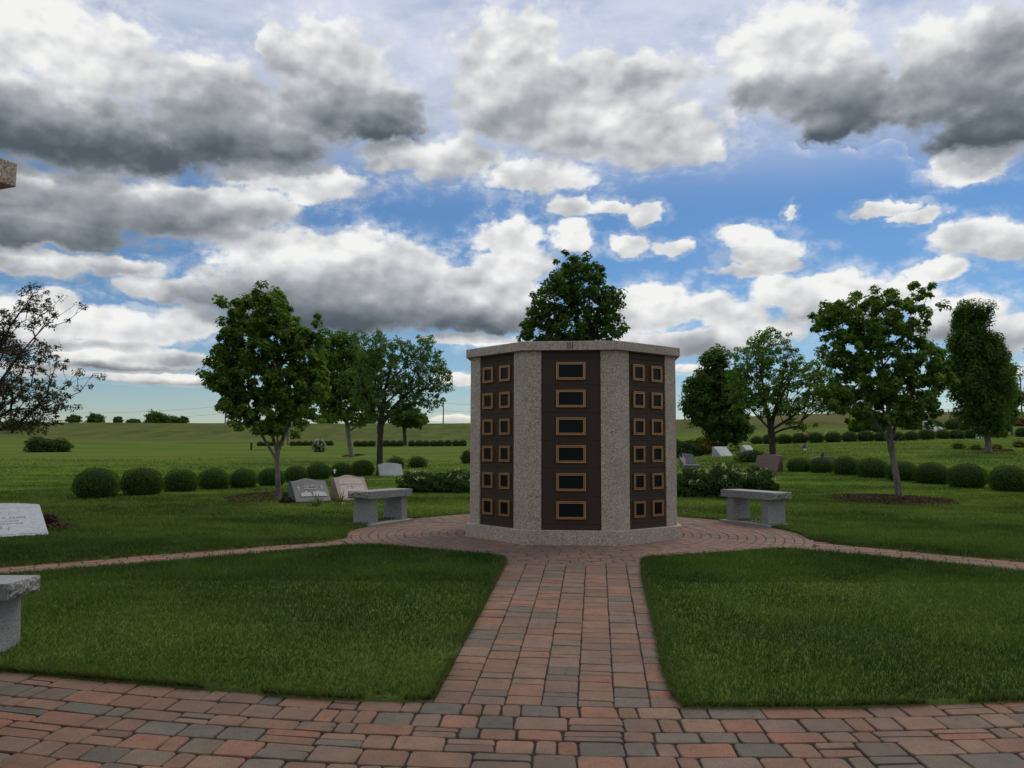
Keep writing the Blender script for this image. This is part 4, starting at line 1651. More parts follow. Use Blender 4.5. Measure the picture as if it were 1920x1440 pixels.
def box_ball(px, py, wpx, label, group, far=False, hratio=None, Y=None, k=[0]):
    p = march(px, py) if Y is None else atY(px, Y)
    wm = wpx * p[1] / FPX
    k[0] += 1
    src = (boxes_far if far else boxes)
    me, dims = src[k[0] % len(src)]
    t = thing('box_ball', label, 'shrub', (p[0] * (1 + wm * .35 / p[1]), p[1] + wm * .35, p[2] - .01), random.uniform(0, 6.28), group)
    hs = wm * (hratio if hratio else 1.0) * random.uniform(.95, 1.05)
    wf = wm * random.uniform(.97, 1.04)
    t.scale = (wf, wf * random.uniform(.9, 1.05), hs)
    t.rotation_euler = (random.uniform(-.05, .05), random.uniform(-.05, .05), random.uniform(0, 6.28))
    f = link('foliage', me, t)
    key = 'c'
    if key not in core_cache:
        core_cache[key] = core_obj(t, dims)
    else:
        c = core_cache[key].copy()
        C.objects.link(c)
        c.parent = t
    return t


gL = 'clipped box balls in a row across the left lawn'
rowL = [(180, 938, 84), (265, 932, 76), (338, 926, 67), (400, 920, 59), (456, 918, 56), (508, 914, 53), (554, 907, 48), (597, 901, 47), (640, 896, 42), (680, 894, 46)]
nmL = ['first and largest clipped box ball at the left end of the left lawn row', 'second clipped box ball from the left end of the left lawn row',
       'third clipped box ball from the left end of the left lawn row', 'fourth clipped box ball from the left end of the left lawn row',
       'fifth clipped box ball in the left lawn row, two left of the mulch ring tree', 'clipped box ball just left of the mulch ring tree trunk, left lawn row',
       'clipped box ball just right of the mulch ring tree trunk, left lawn row', 'clipped box ball behind the dark grey headstone, left of the white cross marker',
       'clipped box ball right of the white cross marker, behind the rose headstone', 'last clipped box ball at the right end of the left lawn row, by dark trunk']
for (px, py, w), l in zip(rowL, nmL):
    box_ball(px, py, w, l, gL, hratio=.98)
gR = 'clipped box balls in a row across the right lawn'
rowR = [(1498, 887, 44), (1540, 889, 46), (1587, 893, 53), (1637, 898, 58), (1691, 904, 59), (1747, 910, 64), (1814, 918, 74), (1893, 925, 74)]
nmR = ['first clipped box ball of the right lawn row, beside the red granite headstone', 'second clipped box ball of the right lawn row, in front of the low dark stone',
       'third clipped box ball of the right lawn row', 'fourth clipped box ball of the right lawn row, left of the leaning trunk',
       'fifth clipped box ball of the right lawn row, behind the leaning trunk', 'sixth clipped box ball of the right lawn row, right of the leaning trunk',
       'seventh clipped box ball of the right lawn row', 'nearest clipped box ball of the right lawn row, at the right edge of the photo']
for (px, py, w), l in zip(rowR, nmR):
    box_ball(px, py, w, l, gR, hratio=.95)
gF = 'box balls in the long row across the far right lawn'
for i, (px, py, w) in enumerate([(1419, 833, 24), (1444, 833, 30), (1471, 833, 29), (1500, 832, 31), (1530, 831, 32), (1562, 830, 31), (1593, 829, 30), (1623, 828, 31), (1653, 828, 29),
                                 (1684, 827, 26), (1709, 826, 28), (1738, 825, 32), (1768, 824, 29), (1794, 824, 30), (1822, 823, 30), (1877, 821, 25), (1918, 820, 28)]):
    lab = 'clipped box ball in the long far row behind the right lawn' + ['', ''][0]
    box_ball(px, py, w, 'clipped box ball number %s from the left in the long far right row' % ['one', 'two', 'three', 'four', 'five', 'six', 'seven', 'eight', 'nine', 'ten', 'eleven', 'twelve', 'thirteen', 'fourteen', 'fifteen', 'sixteen', 'seventeen'][i],
             gF, True, .92)
for i, (px, py, w, l) in enumerate([(1604, 811, 29, 'dark rounded shrub with yellow top at the left end of the far right bed'),
                                    (1648, 811, 28, 'rounded shrub behind the trunk of the leaning tree, in the far right bed'),
                                    (1755, 808, 26, 'rounded shrub in front of the larger pale stone, far right bed'), (1786, 806, 29, 'rounded shrub right of the two pale stones, far right bed'),
                                    (1810, 808, 20, 'small rounded shrub left of the little flag, far right bed'), (1886, 810, 22, 'rounded shrub behind the thin young trunk near the right edge')]):
    box_ball(px, py, w, l, 'rounded shrubs in the far right bed', True, 1.05)
gM = 'small box balls in the row across the middle of the left lawn'
for i, px in enumerate([670, 683, 697, 724, 737, 750, 772, 786, 799, 813, 826, 840, 855, 868]):
    box_ball(px, 839, 15.5, 'box ball %s from the left in the distant row left of the columbarium' % ['first', 'second', 'third', 'fourth', 'fifth', 'sixth', 'seventh', 'eighth', 'ninth', 'tenth', 'eleventh', 'twelfth', 'thirteenth', 'fourteenth'][i], gM, True, 1.1, Y=78)
gX = 'small box balls in the farthest row of the left lawn'
for i, px in enumerate([488, 500, 512, 525, 549, 561, 573, 585, 598, 610, 619]):
    box_ball(px, 833, 13.5, 'box ball %s from the left in the farthest row behind the mulch ring tree' % ['first', 'second', 'third', 'fourth', 'fifth', 'sixth', 'seventh', 'eighth', 'ninth', 'tenth', 'eleventh'][i], gX, True, 1.0, Y=84)


def shrub(name, label, px, py, w, h, n, leaf, cols, seed, tip=None, group=None, dr=.7, lumps=.1, flat=.35, mat=None, flowers=None, aspect=.6, Y=None, fuzzy=.10, cat='shrub', core=True):
    """w, h in photo pixels"""
    p = march(px, py) if Y is None else atY(px, Y)
    k = p[1] / FPX
    rx, rz = w / 2 * k, h * k / (2 - flat)
    t = thing(name, label, cat, (p[0] * (1 + rx * dr * .8 / p[1]), p[1] + rx * dr * .8, p[2] - .01), 0, group)
    me, dims = blob_mesh('foliage', rx, rx * dr, rz, n, leaf, cols, seed, mat, lumps=lumps, flat=flat, tipcol=tip, aspect=aspect, fuzzy=fuzzy)
    link('foliage', me, t)
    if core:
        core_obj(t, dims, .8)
    if flowers:
        fn, fs, fcol, zmin = flowers
        r = np.random.default_rng(seed + 500)
        d = r.normal(0, 1, (fn * 6, 3))
        d /= np.linalg.norm(d, axis=1)[:, None]
        d = d[(d[:, 2] > zmin) & (d[:, 1] < .75)][:fn]
        c = d * np.array([rx, rx * dr, rz]) * r.uniform(.93, 1.06, len(d))[:, None]
        c[:, 2] += rz * (1 - flat)
        m = 14
        idx = np.repeat(np.arange(len(c)), m)
        o = r.normal(0, 1, (len(idx), 3)) * fs * .45
        cols_ = np.array(fcol)[None] * r.uniform(.75, 1.1, len(idx))[:, None]
        me = leaf_mesh('blossom', c[idx] + o, np.tile([0, -.3, .8], (len(idx), 1)), np.full(len(idx), fs * .55), cols_, M_FLOWER, .9, 0, r)
        link('blossom', me, t)
    return t


SHG = [(0.019, 0.043, 0.013), (0.043, 0.086, 0.022), (0.077, 0.134, 0.034)]
CREAM = (.55, .60, .36)
gs = 'bushy white flowering shrubs behind the columbarium'
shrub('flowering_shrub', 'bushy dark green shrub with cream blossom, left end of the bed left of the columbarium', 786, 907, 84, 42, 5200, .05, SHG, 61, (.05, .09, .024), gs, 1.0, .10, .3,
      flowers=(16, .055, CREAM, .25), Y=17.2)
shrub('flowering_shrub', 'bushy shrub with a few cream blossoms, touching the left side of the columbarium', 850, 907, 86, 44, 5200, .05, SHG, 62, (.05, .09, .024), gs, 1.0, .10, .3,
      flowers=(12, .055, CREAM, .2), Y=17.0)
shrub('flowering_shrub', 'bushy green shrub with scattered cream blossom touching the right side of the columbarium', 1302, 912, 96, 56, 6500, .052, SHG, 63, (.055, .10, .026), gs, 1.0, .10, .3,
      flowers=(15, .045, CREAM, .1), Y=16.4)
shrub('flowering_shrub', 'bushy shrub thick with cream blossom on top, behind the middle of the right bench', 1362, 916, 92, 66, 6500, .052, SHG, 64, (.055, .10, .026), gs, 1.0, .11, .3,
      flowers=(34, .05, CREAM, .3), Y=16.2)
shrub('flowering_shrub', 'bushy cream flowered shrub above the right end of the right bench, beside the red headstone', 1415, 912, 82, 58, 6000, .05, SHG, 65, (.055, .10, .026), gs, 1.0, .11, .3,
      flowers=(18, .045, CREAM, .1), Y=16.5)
shrub('low_shrub', 'low green mounded shrub behind the white marble headstone, left', 742, 880, 38, 24, 1500, .06, BOXG, 66, None, None, 1.0)
shrub('low_shrub', 'low green mounded shrub between the marble headstone and the flowering shrubs', 783, 878, 38, 24, 1500, .06, BOXG, 67, None, None, 1.0)
shrub('low_shrub', 'green shrub peeping out at the left side of the columbarium above the flowering shrub', 876, 870, 26, 28, 1200, .06, BOXG, 68, None, None, 1.0)
shrub('low_shrub', 'low dark green mound behind the cream flowered shrubs, left of the red headstone', 1410, 868, 60, 24, 2000, .06, BOXG, 69, None, None, 1.0)
shrub('low_shrub', 'low dark bushy shrub far out on the left lawn under the purple tree', 72, 841, 50, 31, 2200, .12, SHG, 70, None, None, .8, Y=60)
shrub('low_shrub', 'small dark shrub touching the right side of the low bushy shrub, far left lawn', 108, 840, 50, 27, 2000, .12, SHG, 71, None, None, .8, Y=60.5)
shrub('flowering_shrub', 'round silvery white flowering shrub alone on the left lawn behind the box balls', 598, 848, 25, 24, 1600, .07, BOXG, 72, None, None, 1.0,
      flowers=(60, .10, (.50, .48, .45), -.4))
shrub('purple_plant', 'small deep purple plant at the right foot of the large pale headstone', 92, 994, 32, 28, 600, .045, [(.045, .010, .018), (.07, .016, .025), (.03, .01, .012)], 73, None, None, .8, .2, .2, mat=M_LEAFP, cat='plant')
GOLD = [(.05, .055, .012), (.11, .10, .018), (.20, .15, .025)]
for i, (px, py, w, h, cl_, l) in enumerate([(1285, 845, 60, 34, SHG, 'dark bronze green juniper touching the right side of the columbarium'),
                                        (1312, 838, 46, 32, GOLD, 'golden yellow juniper tall at the back, right of the columbarium'),
                                        (1330, 840, 50, 26, [(.03, .04, .012), (.06, .065, .018), (.10, .09, .02)], 'olive juniper just left of the larger white headstone')]):
    shrub('juniper', l, px, py, w, h, 2600, .10, cl_, 80 + i, None, 'low junipers right of the columbarium', .8, .15, .35, Y=38 + i)
YEL = [(.05, .075, .015), (.13, .15, .03), (.25, .24, .05)]
for i, (px, py, w, h, l) in enumerate([(1797, 843, 24, 14, 'yellow green clump of plants left of the columnar tree, larger of the two'), (1829, 844, 20, 10, 'low yellow green clump close to the foot of the columnar tree'),
                                       (1870, 842, 18, 9, 'reddish yellow clump right of the columnar trunk'), (1911, 840, 22, 15, 'bright yellow green mound near the right edge, on the lawn')]):
    shrub('yellow_plant', l, px, py, w, h, 500, .07, YEL, 90 + i, None, 'yellow plants at the foot of the columnar tree', .8, .2, .3, cat='plant')
shrub('dark_shrub', 'large dark plum coloured shrub behind the leaning tree in the far right bed', 1715, 806, 52, 52, 3600, .16, [(.018, .014, .012), (.03, .02, .018), (.022, .03, .014)], 95, None, None, .9, .12, .3)
shrub('dark_shrub', 'large dark silvery shrub left of the leaning tree in the far right bed', 1632, 808, 44, 48, 3200, .15, SHG, 96, (.09, .11, .09), None, .9, .12, .3)
shrub('golden_shrub', 'bright yellow shrub glimpsed behind the crown of the leaning tree', 1683, 800, 28, 24, 900, .14, GOLD, 97, None, None, .8)
shrub('golden_shrub', 'small yellow flowered shrub above the rounded shrubs of the far right bed', 1795, 796, 16, 12, 500, .14, [(.12, .10, .02), (.35, .25, .03)], 98, None, None, .8)
shrub('golden_shrub', 'orange yellow shrub high on the slope at the right edge', 1912, 800, 28, 18, 700, .16, [(.10, .06, .02), (.22, .12, .05)], 99, None, None, .8)
# hedgerow trees on the left skyline
for i, (px, w, h, l) in enumerate([(138, 27, 15, 'round dark tree on the left skyline, first from the left'), (179, 34, 19, 'bushy round tree on the left skyline, second from the left'),
                                   (221, 18, 12, 'small tree on the left skyline, third from the left'), (250, 26, 8, 'low scrub on the left skyline between two trees'), (292, 44, 24, 'widest tree of the left skyline'),
                                   (322, 34, 14, 'dark tree joining the widest tree of the left skyline on its right'), (343, 20, 13, 'last small tree at the right end of the left skyline clump'),
                                   (612, 50, 24, 'skyline tree seen under the crown between the two left trees'), (690, 44, 22, 'skyline tree behind the dark trunk of the airy crabapple'),
                                   (790, 30, 15, 'skyline tree left of the columbarium beside the utility pole')]):
    p = atY(px, 176)
    w *= .9
    k = 176 / FPX
    shrub('skyline_tree', l, px, 0, w, h - 1, 1500, .42, DARKG, 110 + i, None, 'trees on the left skyline', .8, .16, .35, Y=176, cat='tree', fuzzy=.16)
shrub('lime_shrub', 'bright lime green bush on the skyline under the mid green tree', 605, 800, 16, 10, 400, .3, [(.14, .26, .04), (.20, .34, .06)], 121, None, None, .7, Y=168)


# ------------------------------------------------------------------ mulch beds
def mulch(name, label, px0, px1, py0, py1, cols, n, size, seed):
    a = march(px0, (py0 + py1) / 2)
    b_ = march(px1, (py0 + py1) / 2)
    f = march((px0 + px1) / 2, py1)
    g = march((px0 + px1) / 2, py0)
    cx, cy = (a[0] + b_[0]) / 2, (f[1] + g[1]) / 2
    rx, ry = (b_[0] - a[0]) / 2, max(.25, (g[1] - f[1]) / 2)
    r = np.random.default_rng(seed)
    t = r.uniform(0, 2 * PI, n)
    q = np.sqrt(r.random(n)) * (1 + .08 * np.sin(3 * t) + .05 * np.sin(7 * t + 1))
    x = cx + rx * q * np.cos(t)
    y = cy + ry * q * np.sin(t)
    z = gz(x, y) + .03 + .07 * np.clip(1 - q, 0, 1) + r.uniform(0, .012, n)
    P = np.stack([x, y, z], -1)
    o = np.array([cx, cy, G(cx, cy)])
    me = leaf_mesh(name, P - o, np.tile([0, 0, 1.0], (n, 1)), size * r.uniform(.5, 1.4, n), mixcols(n, cols, r, None, .4), M_MULCH, .4, 0, r, .1)
    ob = link(name, me, None, tuple(o))
    # earth beneath
    tag(ob, label, 'mulch', kind='stuff')
    mb = MB()
    N = 40
    vs = [(0, 0, .085)]
    fs = []
    for ring, (k, zz) in enumerate(((.5, .055), (.85, .028), (1.0, .012))):
        for i in range(N):
            th = 2 * PI * i / N
            kk = k * (1 + .08 * math.sin(3 * th) + .05 * math.sin(7 * th + 1))
            X, Y_ = rx * kk * math.cos(th), ry * kk * math.sin(th)
            vs.append((X, Y_, G(cx + X, cy + Y_) - o[2] + zz + .012))
    for i in range(N):
        j = (i + 1) % N
        fs.append((0, 1 + i, 1 + j))
        for rg in range(2):
            fs.append((1 + rg * N + i, 1 + (rg + 1) * N + i, 1 + (rg + 1) * N + j, 1 + rg * N + j))
    structure(mb.build('bare_soil', M_MULCHSOIL, None, tuple(o), True))


M_MULCHSOIL = plain('mulch_soil', (.055, .030, .022), 1.0, 0, .5, 25, .6)
MC = [(0.038, 0.021, 0.015), (0.083, 0.043, 0.028), (0.128, 0.081, 0.052)]
mulch('bark_mulch', 'dark bark mulch ring around the foot of the dense tree on the left lawn', 418, 560, 926, 946, MC, 4200, .035, 131)
mulch('bark_mulch', 'reddish brown bark mulch ring around the foot of the leaning tree on the right lawn', 1562, 1785, 929, 952, MC, 9000, .04, 132)
mulch('bark_mulch', 'orange bark mulch around the leaning trunk behind the left box balls', 646, 676, 853, 858, [(.10, .05, .025), (.16, .085, .04), (.05, .06, .02)], 900, .12, 133)
mulch('bark_mulch', 'thin brown mulch patch behind the large pale headstone', 78, 140, 990, 1000, [(.07, .04, .028), (.11, .07, .05)], 900, .03, 134)
mulch('bark_mulch', 'thin mulch around the foot of the columnar tree', 1820, 1900, 842, 848, [(.09, .045, .035), (.12, .06, .045)], 1200, .08, 135)


# ------------------------------------------------------------------ lettering
def text_mesh(s, size, ext=.0015, bold=False):
    cu = bpy.data.curves.new('txt', 'FONT')
    cu.body = s
    cu.size = size
    cu.align_x = 'CENTER'
    cu.align_y = 'CENTER'
    cu.extrude = ext
    cu.resolution_u = 2
    if bold:
        cu.offset = size * .018
    ob = bpy.data.objects.new('txt', cu)
    C.objects.link(ob)
    bpy.context.view_layer.update()
    dg = bpy.context.evaluated_depsgraph_get()
    me = bpy.data.meshes.new_from_object(ob.evaluated_get(dg))
    bpy.data.objects.remove(ob)
    bpy.data.curves.remove(cu)
    return me


def lettering(parent, s, size, M, mat, name='lettering', sx=1.0, bold=False):
    me = text_mesh(s, size, .0015, bold)
    me.materials.clear()
    me.materials.append(mat)
    me.transform(M @ Matrix.Diagonal((sx, 1, 1, 1)))
    return link(name, me, parent)


def slant_stone(name, label, loc, rot, w, h, db, dt, crown, mat, matf=None, inset=.035, group=None, arch='curve', border=.02, shoulders=0.0):
    """slant-faced headstone: face looks to -y; db depth at foot, dt at top; crown = rise of the top edge"""
    t = thing(name, label, 'headstone', loc, rot, group)
    N = 14
    top = []
    for i in range(N + 1):
        u_ = -1 + 2 * i / N
        if arch == 'serp':
            z = h + crown * (.5 + .5 * math.cos(PI * min(1, abs(u_) / .8)))
        else:
            z = h + crown * (1 - u_ * u_)
        top.append((u_ * w / 2, z))
    mb = MB()
    vs = []
    zf = .05
    for (x, z) in top:     # four points per column: front foot, face bottom, face top, back top, back foot
        vs += [(x, -db, -.05), (x, -db, zf), (x, -dt + (z - h) * (db - dt) / (h - zf), z), (x, 0, z), (x, 0, -.05)]
    fs = []
    for i in range(N):
        for k in range(4):
            a_, b_ = i * 5 + k, (i + 1) * 5 + k
            fs.append((a_, b_, b_ + 1, a_ + 1))
    fs.append((0, 1, 2, 3, 4))
    e = N * 5
    fs.append((e + 4, e + 3, e + 2, e + 1, e))
    mb.add(vs, fs)
    st = mb.build('stone', mat, t)
    # face frame: origin mid face, x right, y up the face
    ang = math.atan2(h - zf, db - dt)
    F_ = Matrix.Translation((0, -(db + dt) / 2, (h + zf) / 2)) @ Matrix.Rotation(ang, 4, 'X')
    Lf = math.hypot(h - zf, db - dt)
    if matf is not None:
        mb = MB()
        pts_ = []
        b = border
        pts_ = [(-w / 2 + b, -Lf / 2 + b), (w / 2 - b, -Lf / 2 + b)]
        for (x, z) in reversed(top):
            if abs(x) < w / 2 - b:
                pts_.append((x, Lf / 2 - b + (z - h) * .9))
        mb.prism(pts_, -.002, .003, 0, F_)
        mb.build('face_panel', matf, st)
    return t, st, F_ @ Matrix.Translation((0, 0, .0035)), Lf


def stand(px, py, w, db, rot, Y=None):
    """origin of a stone whose front right foot stands on this ground point"""
    a = march(px, py) if Y is None else atY(px, Y)
    cx, cy = a[0] - w / 2 * math.cos(rot) - db * math.sin(rot), a[1] - w / 2 * math.sin(rot) + db * math.cos(rot)
    return (cx, cy, G(cx, cy) - .01)


def cross(mb, x, y, h, w, th, M, z=.0012):
    mb.box(x - th / 2, x + th / 2, y - h / 2, y + h / 2, -.001, z, 0, M)
    mb.box(x - w / 2, x - th / 2, y + h * .12, y + h * .12 + th, -.001, z, 0, M)
    mb.box(x + th / 2, x + w / 2, y + h * .12, y + h * .12 + th, -.001, z, 0, M)


# large pale stone at the left edge
p = march(45, 1006)
t, st, Fm, Lf = slant_stone('headstone', 'large pale marble slant headstone at the left edge, engraved with a small cross', stand(91, 1008, .92, .64, .72), .72,
                            .92, .37, .64, .10, .03, M_MARBLE, M_MARBLE, border=.035)
lettering(st, 'TIMOTHY A. KEARS', .062, Fm @ Matrix.Translation((0, .055, 0)), M_ENGRAVE_L)
lettering(st, 'MAR 4 1951   JUN 20 2009', .034, Fm @ Matrix.Translation((0, -.015, 0)), M_ENGRAVE_L)
lettering(st, 'BELOVED HUSBAND AND FATHER', .030, Fm @ Matrix.Translation((0, -.065, 0)), M_ENGRAVE_L)
mb = MB()
cross(mb, 0, .135, .055, .034, .008, Fm)
mb.build('cross_carving', M_ENGRAVE_L, st)
mb = MB()
for k in range(5):
    mb.box(-.30 + .1 * k, -.28 + .1 * k, -.17, -.11 + .01 * (k % 2), -.001, .001, 0, Fm @ Matrix.Rotation(.3 - .15 * k, 4, 'Z'))
mb.build('flower_carving', M_ENGRAVE_L, st)
# dark grey stone
p = march(584, 946)
t, st, Fm, Lf = slant_stone('headstone', 'dark grey serpentine top headstone carved with a name panel and two crosses', stand(621, 944, .62, .48, .55), .55,
                            .62, .38, .48, .14, .045, M_DARKSTONE, None, arch='serp')
mb = MB()
pl = []
for (sx_, sy_, a0) in ((1, 1, 0), (-1, 1, 90), (-1, -1, 180), (1, -1, 270)):
    for k in range(4):
        a_ = R(a0 + 30 * k)
        pl.append((sx_ * .10 + .022 * math.cos(a_), .085 + sy_ * .014 + .022 * math.sin(a_)))
mb.prism(pl, -.002, .0015, 0, Fm)
mb.build('name_panel', M_POLISH, st)
lettering(st, 'HOSMER', .060, Fm @ Matrix.Translation((0, .085, .0025)), M_ENGRAVE, sx=1.0, bold=True)
mb = MB()
cross(mb, -.21, .07, .11, .055, .013, Fm)
cross(mb, .21, .08, .11, .055, .013, Fm)
mb.build('cross_carving', M_LETTER, st)
mb = MB()
mb.prism([(-.20, -.13), (-.19, -.05), (-.12, -.035), (-.10, .0), (-.08, .0), (-.07, -.03), (-.02, -.04), (0, -.13)], -.002, .006, 0, Fm)
mb.prism([(.015, -.13), (.03, -.03), (.10, -.02), (.12, .0), (.14, -.02), (.22, -.03), (.25, -.06), (.27, -.13)], -.002, .006, 0, Fm)
mb.build('open_book_carving', M_POLISH, st)
# rose granite stone
p = march(664, 938)
t, st, Fm, Lf = slant_stone('headstone', 'rose granite serpentine top headstone with a pale engraved panel, behind the left bench', stand(696, 940, .58, .48, .55), .55,
                            .58, .42, .48, .10, .05, M_PINKSTONE, M_PINKPALE, arch='serp', border=.045)
lettering(st, 'JAMES W. GOODMAN', .042, Fm @ Matrix.Translation((0, .10, 0)), M_PINKSTONE, bold=True)
lettering(st, '1936      1997', .034, Fm @ Matrix.Translation((0, .045, 0)), M_PINKSTONE, bold=True)
mb = MB()
cross(mb, 0, .03, .085, .045, .011, Fm)
mb.build('cross_carving', M_REDSTONE, st)
# white marble by the dark trunk
p = march(733, 893)
slant_stone('headstone', 'white marble arched headstone between the dark trunk and the flowering shrub, left', stand(756, 893, .88, .40, .45), .45, .88, .44, .40, .16, .06, M_MARBLE, M_MARBLE, border=.05)
# two white stones right
p = atY(1358, 37)
slant_stone('headstone', 'larger of two white marble slant headstones in front of the dark pyramidal tree', stand(1375, 839, .80, .52, .6, 37), .6, .80, .44, .52, .12, .03, M_MARBLE, M_MARBLE, group='white marble slant headstones right of the columbarium', border=.03)
p = atY(1408, 38)
slant_stone('headstone', 'smaller of two white marble slant headstones, with dark flowers at its corner', stand(1419, 837, .54, .48, .6, 38), .6, .54, .38, .48, .12, .03, M_MARBLE, M_MARBLE, group='white marble slant headstones right of the columbarium', border=.03)
shrub('flower_clump', 'dark flower arrangement at the right corner of the smaller white headstone', 1412, 837, 18, 7, 260, .06, [(.03, .04, .02), (.10, .05, .03)], 141, None, None, .8, Y=37.2, cat='flowers')
# dark stone with flag
p = atY(1290, 31)
slant_stone('headstone', 'dark blue grey headstone with a little striped flag, right of the columbarium', (p[0], p[1] + .4, p[2] + .10), .2, .52, .38, .28, .12, .04, M_DARKSTONE, None)
p = atY(1296, 27.5)
mb = MB()
t = thing('low_stone', 'low grey flat topped stone above the flowering shrub at the right edge of the columbarium', 'headstone', (p[0], p[1], p[2]), .1)
mb.box(-.23, .23, -.1, .1, -.05, .24, 0)
mb.build('body', M_DARKSTONE, t)
mb = MB()
mb.box(-.25, .25, -.12, .12, .2405, .275, 0)
mb.build('top_slab', M_POLISH, t)
# red granite
p = march(1452, 887)
t, st, Fm, Lf = slant_stone('headstone', 'dark red granite headstone between the cream flowered shrub and the right box balls', (p[0] + .05, p[1] + .45, p[2]), -.75, .78, .55, .46, .18, .03, M_REDSTONE, None)
mb = MB()
mb.box(-.34, .30, -.02, .15, -.002, .004, 0, Fm)
mb.box(-.34, .30, -.24, -.06, -.002, .004, 0, Fm)
mb.build('face_panel', M_REDPANEL, st)
# low dark stone in the right row
p = march(1545, 878)
t = thing('headstone', 'low dark headstone showing between the first box balls of the right lawn row', 'headstone', (p[0], p[1], p[2]), 0)
mb = MB()
mb.prism([(-.42, -.05), (.42, -.05), (.42, .30), (.22, .38), (-.22, .38), (-.42, .32)], -.12, .12, 0, Matrix.Rotation(PI / 2, 4, 'X'))
mb.build('stone', M_DARKSTONE, t)
# pale small stone far right
p = march(1842, 824)
slant_stone('headstone', 'small pale headstone left of the columnar trunk in the far right row', (p[0], p[1] + .3, p[2]), -.5, .34, .30, .25, .1, .02, M_MARBLE, None)

# ------------------------------------------------------------------ plants by the stones
def strap_plant(name, label, px, py, n, length, cols, seed, flower=None, wid=.012, Y=None):
    p = march(px, py) if Y is None else atY(px, Y)
    t = thing(name, label, 'plant', p)
    r = random.Random(seed)
    mb = MB()
    for i in range(n):
        a_ = r.uniform(0, 2 * PI)
        L = length * r.uniform(.6, 1.15)
        ox, oy = r.uniform(-.04, .04), r.uniform(-.04, .04)
        out = r.uniform(.25, .75)
        c = Vector((math.cos(a_), math.sin(a_), 0))
        s = Vector((-c.y, c.x, 0)) * wid * r.uniform(.7, 1.2)
        vs = []
        K_ = 5
        for k in range(K_ + 1):
            f = k / K_
            pos = Vector((ox, oy, 0)) + c * (L * out * f) + Vector((0, 0, L * (1.0 * f - .75 * out * f * f)))
            w_ = (1 - f) ** .6
            vs += [tuple(pos - s * w_), tuple(pos + s * w_)]
        fs = [(2 * k, 2 * k + 1, 2 * k + 3, 2 * k + 2) for k in range(K_)]
        cc = r.choice(cols)
        kk = r.uniform(.8, 1.2)
        mb.add(vs, fs, 0, tuple(x * kk for x in cc))
    mb.build('leaves', M_GRASS, t)
    return t


strap_plant('lily_plant', 'bright green strap leaved plant in front of the dark grey headstone', 593, 948, 34, .30, [(.10, .16, .035), (.16, .22, .05), (.06, .11, .025)], 151, Y=13.9)
strap_plant('lily_plant', 'tall olive strap leaved plant between the dark grey and the rose headstones', 637, 938, 20, .32, [(.10, .12, .03), (.15, .14, .04)], 152, Y=14.6)
strap_plant('grass_tuft', 'green tuft of long grass between the mulch ring trunk and the dark grey headstone', 534, 930, 30, .34, [(.03, .06, .015), (.05, .09, .02)], 153, Y=15.4, wid=.008)
shrub('white_flowers', 'low row of small white flowers between the two headstones and the left bench', 636, 941, 26, 6, 160, .03, [(.03, .06, .02), (.05, .08, .03)], 154, None, None, .35,
      flowers=(16, .028, (.70, .68, .62), -.2), Y=14.2, cat='flowers', core=False)
shrub('low_plant', 'dark twiggy plants at the foot of the mulch ring tree beside the dark headstone', 537, 946, 26, 15, 420, .035, [(.04, .018, .016), (.03, .03, .016)], 155, None, None, .8, Y=14.3, cat='plant', core=False)


# ------------------------------------------------------------------ small things
def flag(name, label, px, pytop, Y, hgt, fw, fh, stripes=True, rot=0.0, dark=False, droop=.3, lean=0.0):
    p = atY(px, Y)
    t = thing(name, label, 'flag', p, rot)
    mb = MB()
    mb.tube([(0, 0, -.05), (lean * hgt, 0, hgt)], .006 if hgt < 2 else .04, 6)
    mb.build('staff', M_POLE if not dark else M_BLACK, t)
    mb = MB()
    nxs, nys = 10, 13
    for j in range(nys):
        for i in range(nxs):
            f = lambda ii, jj: (lean * hgt + fw * ii / nxs * (1 - .1 * jj / nys), .06 * fw * math.sin(ii * .9), hgt - .01 - fh * jj / nys - droop * fh * (ii / nxs) ** 1.3)
            m = 0 if j % 2 == 0 else 1
            if i < 4 and j < 7:
                m = 2
            if not stripes:
                m = 2
            mb.add([f(i, j), f(i + 1, j), f(i + 1, j + 1), f(i, j + 1)], [(0, 1, 2, 3)], m)
    mb.build('cloth', [M_FRED, M_WHITE, M_FBLUE], t)
    return t


M_FRED = plain('flag_red', (.38, .03, .04), .8)
M_FBLUE = plain('flag_blue', (.02, .03, .12), .8)
flag('small_flag', 'little striped flag on a stick by the dark blue grey headstone', 1275, 0, 30, .62, -.22, .26, True, PI, droop=1.0)
flag('small_flag', 'little striped flag left of the columnar tree in the far right bed', 1833, 0, 50, .95, -.42, .26, True, 0, droop=.5)
flag('small_flag', 'tiny dark pennant standing behind the low dark stone of the right row', 1545, 0, 26.5, .62, -.09, .13, False, 0, True, .6)
flag('tall_flag', 'small flag on a tall pole on the right skyline', 1753, 0, 140, 1.5, .3, .6, True, 0, droop=.6)
